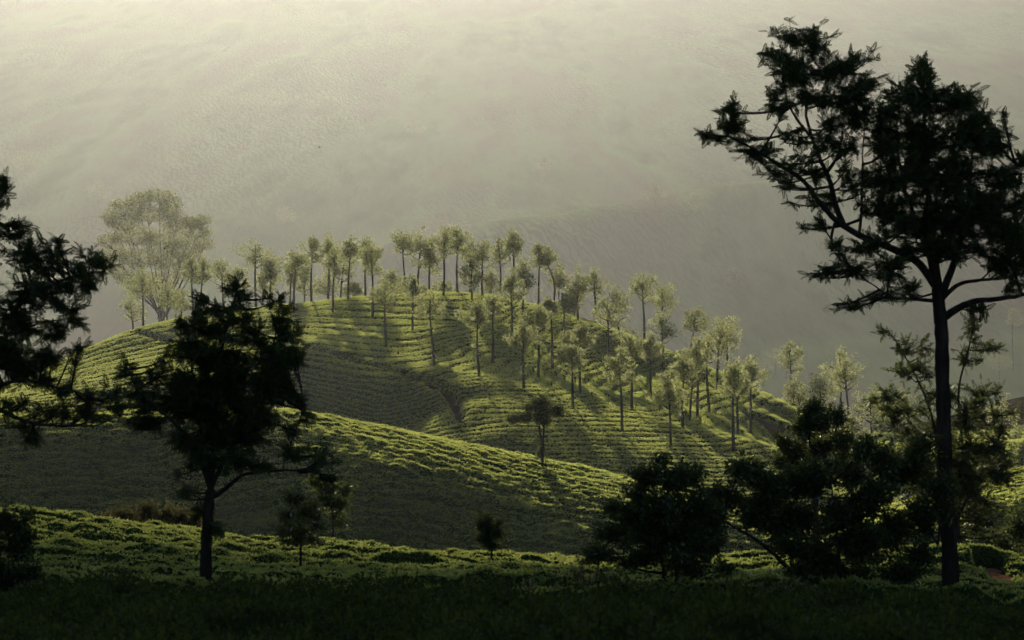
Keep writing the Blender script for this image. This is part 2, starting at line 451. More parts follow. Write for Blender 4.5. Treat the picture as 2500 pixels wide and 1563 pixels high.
# tea and scrub on the far slope are too far to tell apart: material relief only
m, nt, N, L, out = mat_new('far_slope')
geo = N.new('ShaderNodeNewGeometry')
n1 = N.new('ShaderNodeTexNoise'); n1.inputs['Scale'].default_value = 0.009; n1.inputs['Detail'].default_value = 7
mpg = N.new('ShaderNodeMapping'); mpg.inputs['Scale'].default_value = (1.0, 0.17, 0.3); mpg.inputs['Rotation'].default_value = (0, 0, 0.0)
L.new(geo.outputs['Position'], mpg.inputs['Vector'])
L.new(mpg.outputs[0], n1.inputs['Vector'])
rp = N.new('ShaderNodeValToRGB')
rp.color_ramp.elements[0].position = 0.40; rp.color_ramp.elements[0].color = (0.085, 0.062, 0.042, 1)
rp.color_ramp.elements[1].position = 0.52; rp.color_ramp.elements[1].color = (0.085, 0.115, 0.04, 1)
e = rp.color_ramp.elements.new(0.66); e.color = (0.03, 0.042, 0.018, 1)
L.new(n1.outputs['Fac'], rp.inputs[0])
wv = N.new('ShaderNodeTexWave'); wv.wave_type = 'BANDS'; wv.bands_direction = 'DIAGONAL'
wv.inputs['Scale'].default_value = 0.12; wv.inputs['Distortion'].default_value = 13; wv.inputs['Detail'].default_value = 4; wv.inputs['Detail Scale'].default_value = 1.3
L.new(mpg.outputs[0], wv.inputs['Vector'])
n2 = N.new('ShaderNodeTexNoise'); n2.inputs['Scale'].default_value = 0.17; n2.inputs['Detail'].default_value = 6
L.new(mpg.outputs[0], n2.inputs['Vector'])
ad = N.new('ShaderNodeMath'); ad.operation = 'MULTIPLY_ADD'; ad.inputs[1].default_value = 0.012
hf = N.new('ShaderNodeMath'); hf.operation = 'MULTIPLY'; hf.inputs[1].default_value = 0.5
L.new(n2.outputs['Fac'], hf.inputs[0])
L.new(wv.outputs['Fac'], ad.inputs[0]); L.new(hf.outputs[0], ad.inputs[2])
bp = N.new('ShaderNodeBump'); bp.inputs['Distance'].default_value = 4.0
L.new(ad.outputs[0], bp.inputs['Height'])
rowc = N.new('ShaderNodeMix'); rowc.data_type = 'RGBA'; rowc.blend_type = 'MULTIPLY'; rowc.inputs['Factor'].default_value = 1.0
rr_ = N.new('ShaderNodeMapRange'); rr_.inputs['To Min'].default_value = 0.66; rr_.inputs['To Max'].default_value = 1.12
n3 = N.new('ShaderNodeTexNoise'); n3.inputs['Scale'].default_value = 0.006; n3.inputs['Detail'].default_value = 3
L.new(mpg.outputs[0], n3.inputs['Vector'])
mk = N.new('ShaderNodeMapRange'); mk.inputs['From Min'].default_value = 0.42; mk.inputs['From Max'].default_value = 0.62; mk.inputs['To Max'].default_value = 0.9
L.new(n3.outputs['Fac'], mk.inputs['Value']); L.new(mk.outputs[0], rowc.inputs['Factor'])
L.new(wv.outputs['Fac'], rr_.inputs['Value']); L.new(rp.outputs[0], rowc.inputs['A']); L.new(rr_.outputs[0], rowc.inputs['B'])
df = N.new('ShaderNodeBsdfPrincipled'); df.inputs['Roughness'].default_value = 0.85; df.inputs['Specular IOR Level'].default_value = 0.0
L.new(rowc.outputs['Result'], df.inputs['Base Color']); L.new(bp.outputs[0], df.inputs['Normal'])
L.new(df.outputs[0], out.inputs['Surface'])
tag(b.build('mountain', m, smooth=True), kind='structure')

# haze
b = MB()
hx, y0, y1, z0, z1 = 1560, -45, 4125, -78, 576
b.add([(-hx, y0, z0), (hx, y0, z0), (hx, y1, z0), (-hx, y1, z0), (-hx, y0, z1), (hx, y0, z1), (hx, y1, z1), (-hx, y1, z1)],
      [(0, 3, 2, 1), (4, 5, 6, 7), (0, 1, 5, 4), (1, 2, 6, 5), (2, 3, 7, 6), (3, 0, 4, 7)])
m, nt, N, L, out = mat_new('haze')
pv = N.new('ShaderNodeVolumePrincipled')
pv.inputs['Color'].default_value = (0.93, 0.93, 0.90, 1)
pv.inputs['Density'].default_value = HAZE_DENSITY
pv.inputs['Anisotropy'].default_value = HAZE_G
L.new(pv.outputs[0], out.inputs['Volume'])
hz = b.build('haze', m)
tag(hz, kind='stuff')

# added clouds, out of view above the haze; one keeps sun off near ground
M['added_cloud'] = noise_mat('added_cloud', [(0.78, 0.78, 0.78), (0.85, 0.85, 0.85)], 0.02, 4, 1.0, 2.0, 0.05)
def added_cloud(c, size, seed):
    rng = np.random.default_rng(seed); b = MB()
    nu, nv = 48, 28
    ph = rng.uniform(0, 6.28, 12)
    u, w = np.meshgrid(np.linspace(0, 2 * PI, nu, endpoint=False), np.linspace(0.02, PI - 0.02, nv))
    d = np.stack([np.cos(u) * np.sin(w), np.sin(u) * np.sin(w), np.cos(w)], -1)
    r = 1 + 0.20 * np.abs(np.sin(2 * u + 3 * w + ph[0])) + 0.16 * np.abs(np.sin(5 * u - 2 * w + ph[1])) + 0.10 * np.abs(np.sin(9 * u + 7 * w + ph[2])) - 0.2
    v = d * r[..., None] * np.array(size) + np.array(c)
    v[..., 2] = np.maximum(v[..., 2], c[2] - size[2] * 0.8)
    i, j = np.meshgrid(np.arange(nu), np.arange(nv - 1))
    f = np.stack([j * nu + i, j * nu + (i + 1) % nu, (j + 1) * nu + (i + 1) % nu, (j + 1) * nu + i], -1).reshape(-1, 4)
    b.add(v, f); b.add(v[0], [list(range(nu))]); b.add(v[-1], [list(range(nu))])
    return tag(b.build('added_cloud', M['added_cloud'], smooth=True), kind='structure')
def towards_sun(p, z):
    t = (z - p[2]) / sdir[2]
    return (p[0] + sdir[0] * t, p[1] + sdir[1] * t, z)
added_cloud(towards_sun((0, -8, -6), 640), (230, 78, 26), 1)  # set on the line to the sun to shade the foreground
added_cloud((-800, 900, 760), (260, 120, 60), 2)  # this and the next three are added as company for the first
added_cloud((750, 500, 800), (300, 140, 70), 3)
added_cloud((300, -700, 740), (280, 160, 60), 4)
added_cloud((-500, -400, 780), (220, 130, 60), 5)

# ------------------------------------------------------------------ tea carpets with leaf shoots
def leaf_verts(n, rng, length, width, dirs, pos, roll=None):
    """diamond leaves, 4 verts each; dirs (n,3) unit, pos (n,3)"""
    length = np.broadcast_to(length, (n,)); width = np.broadcast_to(width, (n,))
    r = rng.normal(size=(n, 3))
    side = np.cross(dirs, r); side /= np.linalg.norm(side, axis=1, keepdims=True) + 1e-9
    nrm = np.cross(dirs, side)
    a = pos
    mid = pos + dirs * (length * 0.45)[:, None] + nrm * (length * 0.06)[:, None]
    v = np.stack([a, mid + side * (width * 0.5)[:, None], pos + dirs * length[:, None], mid - side * (width * 0.5)[:, None]], 1)
    return v.reshape(-1, 3)
def leaf_faces(n):
    i = np.arange(n) * 4
    return np.stack([i, i + 1, i + 2, i + 3], 1)

def unit(a): return a / (np.linalg.norm(a, axis=-1, keepdims=True) + 1e-9)

def tuft_object(name, size, n, seed, mat):
    rng = np.random.default_rng(seed)
    b = MB()
    az = rng.uniform(0, 2 * PI, n); el = rng.uniform(0.15, 1.35, n)
    d = np.stack([np.cos(az) * np.cos(el), np.sin(az) * np.cos(el), np.sin(el)], 1)
    pos = rng.normal(size=(n, 3)) * size * 0.35; pos[:, 2] *= 0.3
    b.add(leaf_verts(n, rng, size * rng.uniform(0.7, 1.2, n), size * 0.42, d, pos), leaf_faces(n))
    o = bpy.data.objects.new(name, b.mesh(name, mat))
    return o

def scatter(obj, tuft, density, smin, smax, seed):
    ng = bpy.data.node_groups.new('tea_shoots', 'GeometryNodeTree')
    ng.interface.new_socket('Geometry', in_out='INPUT', socket_type='NodeSocketGeometry')
    ng.interface.new_socket('Geometry', in_out='OUTPUT', socket_type='NodeSocketGeometry')
    N = ng.nodes; L = ng.links
    gi = N.new('NodeGroupInput'); go = N.new('NodeGroupOutput')
    dp = N.new('GeometryNodeDistributePointsOnFaces'); dp.inputs['Density'].default_value = density; dp.inputs['Seed'].default_value = seed
    oi = N.new('GeometryNodeObjectInfo'); oi.inputs['Object'].default_value = tuft; oi.inputs['As Instance'].default_value = True
    ip = N.new('GeometryNodeInstanceOnPoints')
    rr = N.new('FunctionNodeRandomValue'); rr.data_type = 'FLOAT_VECTOR'
    rr.inputs['Min'].default_value = (-0.4, -0.4, 0); rr.inputs['Max'].default_value = (0.4, 0.4, 6.283)
    rs = N.new('FunctionNodeRandomValue'); rs.data_type = 'FLOAT'
    for s in rs.inputs:
        if s.type == 'VALUE' and s.name == 'Min': s.default_value = smin
        if s.type == 'VALUE' and s.name == 'Max': s.default_value = smax
    jg = N.new('GeometryNodeJoinGeometry')
    L.new(gi.outputs[0], dp.inputs['Mesh']); L.new(dp.outputs['Points'], ip.inputs['Points'])
    L.new(oi.outputs['Geometry'], ip.inputs['Instance'])
    L.new(rr.outputs['Value'], ip.inputs['Rotation'])
    L.new([s for s in rs.outputs if s.type == 'VALUE'][0], ip.inputs['Scale'])
    L.new(gi.outputs[0], jg.inputs[0]); L.new(ip.outputs[0], jg.inputs[0])
    L.new(jg.outputs[0], go.inputs[0])
    md = obj.modifiers.new('shoots', 'NODES'); md.node_group = ng

def carpet(name, xs, ys, zf, tuft, dens, smin, smax, seed, label, trim=None):
    b = MB(); v, f = grid(xs, ys, zf)
    if trim is not None:
        c = v[f].mean(1); f = f[trim(c[:, 0], c[:, 1])]
    b.add(v, f)
    o = b.build(name, M['tea_bed'], smooth=True)
    tag(o, label, 'tea bushes', kind='stuff')
    scatter(o, tuft, dens, smin, smax, seed)
    return o
def infr(mx): return lambda x, y: np.abs(x) < 0.178 * y + mx

tD = tuft_object('tea_shoot', 0.17, 8, 1, M['tea'])
tC = tuft_object('tea_shoot', 0.15, 8, 2, M['tea'])
tB = tuft_object('tea_shoot', 0.10, 8, 3, M['tea'])
carpet('tea_bushes', np.arange(-80, 82, 0.34), np.arange(292, 428, 0.21), tea_hill_main, tD, 20, 0.6, 1.25, 11,
       'sunlit tea bushes in contour rows over the rounded hill with slender trees', infr(4))
carpet('tea_bushes', np.arange(-48, 50, 0.24), np.arange(197, 250, 0.17), tea_hill_generic(1.2, 1.0, 0.06, 71), tC, 26, 0.6, 1.25, 12,
       'tea bushes on the dark near hill whose crest alone catches the sun', infr(3))
carpet('tea_bushes', np.arange(-26, 26.1, 0.15), np.arange(60, 127, 0.12), tea_hill_generic(1.3, 1.0, 0.05, 91, 0.6, 1.7, PATCH, 0.75), tB, 45, 0.6, 1.3, 13,
       'narrow strip of tea bushes catching low light behind the dark foreground', infr(2))
# red earth showing on the bank at the right
b = MB()
pa = np.array(PATCH); tt = np.linspace(0, 1, 12)
cx = np.interp(tt, np.linspace(0, 1, len(pa)), pa[:, 0]); cy = np.interp(tt, np.linspace(0, 1, len(pa)), pa[:, 1])
v = []
for k in range(12):
    for s in (-0.75, -0.3, 0.3, 0.75):
        x = cx[k] + s * (0.75 + 0.3 * math.sin(k * 1.7)); v.append((x, cy[k], float(Z(np.array([x]), np.array([cy[k]]))[0]) + 0.42 + 0.05 * math.sin(k * 2.3 + s * 5)))
f = [(r * 4 + c, r * 4 + c + 1, r * 4 + c + 5, r * 4 + c + 4) for r in range(11) for c in range(3)]
b.add(v, f); tag(b.build('path', M['red_soil'], smooth=True), kind='structure')

# ------------------------------------------------------------------ slender plantation trees
ORD = ['', 'first', 'second', 'third', 'fourth', 'fifth', 'sixth', 'seventh', 'eighth', 'ninth', 'tenth', 'eleventh', 'twelfth', 'thirteenth', 'fourteenth', 'fifteenth', 'sixteenth', 'seventeenth', 'eighteenth', 'nineteenth', 'twentieth']

def make_oak(base, ztop, zcb, w, seed, name='silver_oak', crook=0.0, lean=0.0, leafmat='oak', leaves=1.0, size=1.0, trunk_r=None, multi=1):
    """base (x,y,z) on the ground, zcb height of the crown's foot, ztop of the tip, w half-width of the crown"""
    rng = np.random.default_rng(seed)
    H = ztop - base[2]; ch = ztop - zcb
    if lean == 0: lean = rng.normal() * 0.028 * H
    gap_az = rng.uniform(0, 6.28); gap_w = rng.uniform(0.0, 1.3); flat = rng.uniform(0.6, 1.15)
    base = np.array(base) - np.array([lean * 0.6, 0, 0])
    root = empty(name, tuple(base))
    tr = trunk_r or (0.10 + 0.009 * H)
    # trunk
    n = 12; t = np.linspace(0, 1, n)
    ph = rng.uniform(0, 6.28, 2)
    amp = 0.012 * H + crook
    sx = amp * np.sin(t * (5 + rng.uniform(0, 2)) + ph[0]) * t + lean * t
    sy = amp * np.sin(t * 4 + ph[1]) * t
    top = zcb + 0.72 * ch
    pts = np.stack([base[0] + sx, base[1] + sy, base[2] - 0.3 + t * (top - base[2] + 0.3)], 1)
    b = MB(); b.tube(pts, tr * (1 - 0.72 * t ** 1.3), 7); b.build('trunk', M['bark'], root, True)
    def trunk_at(z):
        q = (z - base[2] + 0.3) / (top - base[2] + 0.3)
        return np.array([np.interp(q, t, pts[:, i]) for i in range(3)])
    # boughs and leaf clumps
    nb = int(rng.integers(9, 14)); bb = MB(); cl = []
    for k in range(nb):
        u = (k + 0.5) / nb; zz = zcb + ch * (0.02 + 0.62 * u) - 0.06 * ch
        st = trunk_at(zz); az = k * 2.4 + rng.uniform(-0.5, 0.5)
        prof = math.sin(PI * min(1, 0.22 + 0.72 * u)) ** flat
        rad = w * prof * rng.uniform(0.65, 1.08)
        rise = ch * rng.uniform(0.14, 0.32)
        if abs((az - gap_az + PI) % (2 * PI) - PI) < gap_w * 0.5: rad *= 0.45
        end = st + np.array([math.cos(az) * rad, math.sin(az) * rad, rise])
        mid = st * 0.5 + end * 0.5 + np.array([0, 0, -0.05 * ch]) + np.array([math.cos(az), math.sin(az), 0]) * rad * 0.12
        s = np.linspace(0, 1, 6)[:, None]
        cur = st * (1 - s) ** 2 + 2 * mid * s * (1 - s) + end * s ** 2
        bb.tube(cur, np.linspace(tr * 0.36, tr * 0.08, 6), 4)
        for q in (0.55, 0.8, 1.0):
            c = st * (1 - q) ** 2 + 2 * mid * q * (1 - q) + end * q ** 2
            if rng.random() < 0.85: cl.append((c + rng.normal(size=3) * w * 0.13, w * rng.uniform(0.15, 0.36)))
    for q in np.linspace(0.35, 1.0, 6):
        c = trunk_at(zcb + ch * 0.72 * q) if q < 0.95 else trunk_at(top)
        c = c + np.array([0, 0, ch * 0.2 * q])
        cl.append((c + rng.normal(size=3) * w * 0.12, w * rng.uniform(0.2, 0.34) * (1.15 - 0.4 * q)))
    bb.build('branches', M['bark'], root, True)
    # leaves
    P = []; D = []
    for c, r in cl:
        m = int(52 * leaves * (r / (0.30 * w)) ** 2)
        dirs = unit(rng.normal(size=(m, 3)))
        rr = r * rng.uniform(0.15, 1.0, m) ** 0.6
        p = c + dirs * rr[:, None] * np.array([1, 1, 0.9])
        P.append(p); D.append(unit(dirs * 0.8 + rng.normal(size=(m, 3)) * 0.7 + np.array([0, 0, 0.35])))
    P = np.concatenate(P); D = np.concatenate(D)
    P[:, 2] = np.minimum(P[:, 2], ztop)
    # a few epicormic shoots on the bare stem
    if rng.random() < 0.35 and zcb - base[2] > 3:
        c = trunk_at(base[2] + (zcb - base[2]) * rng.uniform(0.4, 0.85)) + rng.normal(size=3) * 0.1
        m = 26; P = np.concatenate([P, c + rng.normal(size=(m, 3)) * np.array([0.32, 0.32, 0.4])]); D = np.concatenate([D, unit(rng.normal(size=(m, 3)))])
    n = len(P)
    b = MB(); b.add(leaf_verts(n, rng, rng.uniform(0.24, 0.46, n) * size, rng.uniform(0.10, 0.19, n) * size, D, P), leaf_faces(n))
    b.build('crown', M[leafmat], root)
    return root

def ground_at(x, y): return float(Z(np.array([x]), np.array([y]))[0])

# (x, base y, top y, crown-foot y, half width, distance or None when the foot is in view)
OAKS = {
 'skyline_left': ('tall slender skyline tree left of the gap in the hilltop row', [
   (623, 760, 575, 655, 53, 406), (660, 775, 616, 692, 32, 396), (709, 747, 632, 700, 30, 414), (719, 768, 607, 672, 45, None), (760, 741, 574, 642, 37, 406),
   (803, 737, 562, 650, 40, 408), (814, 769, 604, 672, 34, None), (836, 733, 611, 688, 40, 412), (852, 737, 573, 645, 30, None), (892, 725, 575, 650, 34, 409), (909, 781, 582, 672, 40, None)]),
 'skyline_right': ('tall slender skyline tree right of the gap in the hilltop row', [
   (986, 719, 563, 621, 48, 407), (1023, 715, 557, 640, 48, 410), (1047, 716, 592, 666, 42, 408), (1085, 727, 551, 624, 46, None), (1115, 719, 551, 618, 38, 407),
   (1148, 722, 587, 645, 38, 412), (1177, 731, 585, 653, 40, 403), (1221, 728, 579, 645, 32, 407), (1253, 732, 553, 628, 30, 409), (1315, 748, 593, 655, 32, 406), (1348, 756, 599, 660, 30, 409)]),
 'upper': ('slender tree standing on the upper face of the sunlit hill', [
   (940, 852, 682, 756, 50, None), (1007, 812, 674, 728, 38, None), (1053, 891, 711, 780, 50, None), (1152, 740, 627, 704, 34, None), (1165, 923, 730, 804, 36, None),
   (1204, 889, 710, 772, 32, None), (1249, 859, 655, 745, 42, None), (1277, 782, 623, 716, 34, None), (1278, 956, 786, 860, 42, None), (1315, 929, 738, 812, 46, None),
   (1346, 905, 722, 772, 28, None), (1378, 825, 714, 772, 32, None)]),
 'saddle': ('slender tree along the right shoulder of the sunlit hill', [
   (1411, 788, 649, 736, 36, None), (1453, 798, 653, 720, 30, 400), (1484, 929, 722, 804, 40, None), (1508, 853, 692, 782, 48, None),
   (1571, 835, 659, 740, 40, 398), (1616, 850, 690, 760, 46, 402), (1618, 931, 758, 840, 46, None), (1587, 976, 810, 884, 36, None)]),
 'spur': ('slender tree on the lit spur that runs down to the right', [
   (1396, 1000, 825, 903, 44, None), (1415, 962, 786, 852, 34, None), (1541, 1004, 800, 884, 44, None), (1515, 1058, 853, 931, 42, None),
   (1634, 1100, 909, 1006, 50, None), (1667, 1054, 861, 935, 44, None), (1688, 1034, 880, 950, 30, None), (1703, 1024, 825, 903, 42, None), (1726, 1012, 810, 888, 40, None)]),
 'spur_end': ('slender tree near the right-hand end of the sunlit hill', [
   (1711, 905, 750, 812, 36, 396), (1754, 956, 774, 870, 48, None), (1775, 925, 766, 858, 44, 390),
   (1791, 1105, 871, 976, 50, None), (1801, 1066, 890, 978, 36, None), (1834, 1064, 867, 946, 42, None)]),
}
seed = 100
for key, (desc, rows) in OAKS.items():
    rows = sorted(rows)
    for i, (px, yb, yt, yc, hw, dd) in enumerate(rows):
        seed += 1
        d = dd or ray_ground(px, yb, 292, 425)
        if d is None: d = 404
        base = at(px, yb, d); base[2] = ground_at(base[0], base[1])
        k = d / F
        zt = (781.5 - yt) * k; zc = (781.5 - yc) * k
        crook = 0.55 if px == 1348 else 0.0
        lean = 1.2 if px == 1711 else 0.0
        o = make_oak(base - np.array([lean, 0, 0]), zt, zc, hw * k * 0.90, seed, crook=crook, lean=lean)
        lab = '%s, %s from left' % (desc, ORD[i + 1])
        if px == 1348: lab = 'slender tree with a bent crooked trunk at the right end of the skyline row'
        if px == 1711: lab = 'small leaning tree on the skyline of the hill\'s right shoulder'
        tag(o, lab, 'tree', 'slender trees planted over the sunlit tea hill')

def place_tree(px, yb, yt, yc, hw, d, seed, label, name='silver_oak', group=None, **kw):
    k = d / F
    base = at(px, yb, d)
    g = ground_at(base[0], base[1]) if d < 1050 else float(mountain_z(base[0], base[1]))
    base[2] = min(g, base[2]) if kw.pop('sink', True) else g
    o = make_oak(base, (781.5 - yt) * k, (781.5 - yc) * k, hw * k, seed, name, **kw)
    return tag(o, label, 'tree', group)

rows = [(323, 803, 717, 785, 42, 432), (348, 797, 656, 728, 46, 426), (409, 789, 694, 752, 40, 424), (444, 788, 704, 762, 30, 436), (470, 777, 618, 692, 28, 420),
        (492, 774, 626, 696, 26, 426), (544, 767, 624, 702, 34, 420), (577, 762, 646, 716, 32, 424), (640, 760, 660, 720, 34, 440)]
for i, r in enumerate(rows):
    place_tree(*r, 300 + i, 'pale hazy tree behind the left end of the sunlit hill, %s from left' % ORD[i + 1], group='hazy trees behind the left end of the hill')
rows = [(743, 743, 651, 722, 34, 430), (800, 740, 668, 722, 40, 450), (861, 735, 690, 722, 26, 440), (960, 733, 656, 716, 34, 432), (1080, 726, 690, 716, 30, 438), (1200, 735, 655, 722, 34, 436), (1364, 765, 655, 704, 30, 425), (1402, 780, 698, 756, 26, 420)]
for i, r in enumerate(rows):
    place_tree(*r, 330 + i, 'low pale tree peeping over the hilltop from behind, %s from left' % ORD[i + 1], group='low trees peeping over the hilltop')
rows = [(1930, 1040, 828, 905, 32, 420), (1936, 1060, 917, 1005, 38, 400), (2004, 1070, 897, 985, 50, 405), (2052, 1075, 838, 925, 42, 425), (2068, 1070, 868, 952, 46, 410), (2127, 1100, 940, 1035, 48, 385), (2150, 1100, 945, 1020, 55, 400), (2080, 1110, 1010, 1075, 36, 375), (2200, 1110, 950, 1040, 50, 410), (2446, 1110, 962, 1050, 42, 400), (2478, 1140, 1035, 1100, 50, 370)]
for i, r in enumerate(rows):
    place_tree(*r, 350 + i, 'pale leafy tree in the dip right of the hill, %s from left' % ORD[i + 1], group='trees in the dip right of the hill')

# the great spreading tree in the haze at the left
def big_tree():
    rng = np.random.default_rng(77)
    d = 640.0; k = d / F
    base = at(385, 860, d); base[2] = min(base[2], ground_at(base[0], base[1]))
    root = empty('spreading_tree', tuple(base))
    br = MB(); tk = MB()
    forks = [(385, 860), (392, 800), (398, 760)]
    tk.tube([at(*p, d) if i else base for i, p in enumerate(forks)], [0.85, 0.7, 0.6], 8); tk.build('trunk', M['bark'], root, True)
    heads = [(270, 530, 26, 16), (300, 505, 34, 18), (340, 490, 36, 18), (388, 482, 44, 18), (300, 545, 46, 20), (360, 525, 50, 22), (420, 510, 30, 24), (430, 545, 45, 22), (265, 590, 30, 18), (330, 580, 60, 26),
             (400, 590, 60, 26), (470, 545, 30, 14), (495, 540, 24, 14), (480, 570, 40, 20), (500, 600, 24, 18), (450, 610, 50, 24), (280, 620, 36, 20), (340, 635, 60, 26), (410, 640, 50, 26), (470, 640, 40, 20), (270, 660, 30, 18), (320, 680, 45, 20), (390, 690, 46, 22), (450, 670, 36, 18)]
    P = []; D = []
    for (px, py, rx, ry) in heads:
        off = rng.uniform(-4, 4)
        c = at(px, py, d + off)
        s0 = at(392 + rng.uniform(-8, 8), 770 + rng.uniform(-15, 15), d)
        mid = s0 * 0.5 + c * 0.5 + np.array([(c[0] - s0[0]) * 0.12, 0, -0.8])
        s = np.linspace(0, 1, 8)[:, None]
        br.tube(s0 * (1 - s) ** 2 + 2 * mid * s * (1 - s) + c * s ** 2, np.linspace(0.17, 0.04, 8), 5)
        for j in range(5):
            e = c + rng.normal(size=3) * np.array([rx * k * 0.6, rx * k * 0.5, ry * k * 0.4])
            br.tube([c * 0.8 + mid * 0.2, c * 0.45 + e * 0.55 + np.array([0, 0, -0.2]), e], [0.07, 0.05, 0.02], 3)
        m = int(rx * ry * 0.95)
        q = unit(rng.normal(size=(m, 3))) * rng.uniform(0.2, 1, (m, 1)) ** 0.5
        q[:, 2] = q[:, 2] * 0.85 + 0.12
        P.append(c + q * np.array([rx * k * 1.05, rx * k * 0.9, ry * k * 1.2])); D.append(unit(rng.normal(size=(m, 3)) + np.array([0, 0, 0.3])))
    br.build('branches', M['bark'], root, True)
    P = np.concatenate(P); D = np.concatenate(D); n = len(P)
    b = MB(); b.add(leaf_verts(n, rng, rng.uniform(0.38, 0.7, n), rng.uniform(0.18, 0.3, n), D, P), leaf_faces(n))
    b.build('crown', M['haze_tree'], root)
    tag(root, 'huge spreading many-limbed tree fading into the haze behind the hill', 'tree')
big_tree()

# a few trees on the far slope
rows = [(2472, 905, 740, 800, 26, 760, 'tall thin tree with a bare stem on the far slope at the right edge'), (2440, 930, 860, 900, 40, 780, 'hazy round tree low on the far slope at the right edge'),
        (1893, 915, 850, 905, 34, 800, 'dim round tree in the hollow behind the right shoulder'), (1920, 930, 862, 915, 40, 790, 'dim bushy tree beside the hollow behind the right shoulder'),
        (1790, 700, 655, 690, 34, 940, 'faint round tree halfway up the far slope above the shoulder'), (1600, 505, 450, 490, 28, 1190, 'faint tree on the far slope left of the big branch'),
        (1690, 520, 470, 508, 36, 1200, 'faint broad tree near the track across the far slope'), (1640, 770, 742, 764, 26, 850, 'faint low bush on the far slope above the shoulder trees'),
        (700, 560, 505, 545, 30, 1150, 'faint tree on the far slope above the skyline row'), (420, 420, 372, 408, 30, 1400, 'faint tree on the far slope above the great tree'),
        (60, 430, 370, 415, 50, 1350, 'faint broad tree on the far slope at the left edge'), (240, 500, 440, 485, 36, 1260, 'faint round tree on the far slope left of the great tree'),
        (1010, 330, 296, 320, 26, 1650, 'faint tree high on the far slope near the middle'), (2180, 560, 520, 548, 30, 1120, 'faint tree on the far ridge behind the tall feathery tree'), (1330, 420, 385, 410, 24, 1420, 'faint tree on the far slope right of the middle')]
for i, (px, yb, yt, yc, hw, d, lab) in enumerate(rows):
    # drop the tree onto the slope along its own line of sight
    ds = np.arange(1110, 4100, 5.0)
    g = mountain_z((px - 1250) / F * ds, ds) - (781.5 - yb) / F * ds
    kk = np.nonzero(g >= 0)[0]; d = float(ds[kk[0]]) if len(kk) else d
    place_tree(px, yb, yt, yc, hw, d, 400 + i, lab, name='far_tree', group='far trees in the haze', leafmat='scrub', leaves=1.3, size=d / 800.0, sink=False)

# ------------------------------------------------------------------ foreground trees and shrubs
def frond_template(pairs=8, seed=0):
    rng = np.random.default_rng(seed)
    V = []; Fc = []
    def add(q):
        i = len(V); V.extend(q); Fc.append([i, i + 1, i + 2])
    add([(0, -0.012, 0), (1.0, 0, -0.10), (0, 0.012, 0)])
    for i in range(pairs):
        t = 0.14 + 0.84 * i / (pairs - 1)
        ln = 0.29 * math.sin(PI * (0.22 + 0.66 * t)) * rng.uniform(0.85, 1.1)
        zz = -0.10 * t * t
        for s in (-1, 1):
            a = math.radians(58 - 26 * t + rng.uniform(-6, 6))
            dx = math.cos(a) * ln; dy = s * math.sin(a) * ln
            w = 0.085
            px, py = -dy / ln * w, dx / ln * w
            dz = rng.uniform(-0.05, 0.02)
            add([(t + dx * 0.1, dy * 0.1, zz), (t + dx * 0.62 + px, dy * 0.62 + py, zz + dz * 0.4 + 0.01), (t + dx * 0.95 - px * 0.6, dy * 0.95 - py * 0.6, zz + dz)])
            
    return np.array(V), np.array(Fc)
FRONDS = [frond_template(8, s) for s in range(3)]

def put_fronds(mb, rng, pos, dirs, length):
    n = len(pos)
    x = unit(dirs)
    r = np.tile([0, 0, 1.0], (n, 1)) + rng.normal(size=(n, 3)) * 0.55
    y = unit(np.cross(r, x)); z = np.cross(x, y)
    R = np.stack([x, y, z], 1)                      # rows: local axes
    pick = rng.integers(0, 3, n)
    for k in range(3):
        s = np.nonzero(pick == k)[0]
        if not len(s): continue
        T, Fc = FRONDS[k]
        v = np.einsum('vi,nij->nvj', T, R[s]) * length[s][:, None, None] + pos[s][:, None]
        off = (np.arange(len(s)) * len(T))[:, None, None]
        mb.add(v.reshape(-1, 3), (Fc[None] + off).reshape(-1, 3))

def put_leaves(mb, rng, pos, dirs, length, per=6):
    n = len(pos)
    p = np.repeat(pos, per, 0) + rng.normal(size=(n * per, 3)) * np.repeat(length, per)[:, None] * 0.55
    d = unit(np.repeat(dirs, per, 0) + rng.normal(size=(n * per, 3)) * 0.9)
    ln = np.repeat(length, per) * rng.uniform(0.6, 1.2, n * per)
    mb.add(leaf_verts(n * per, rng, ln, ln * 0.42, d, p), leaf_faces(n * per))

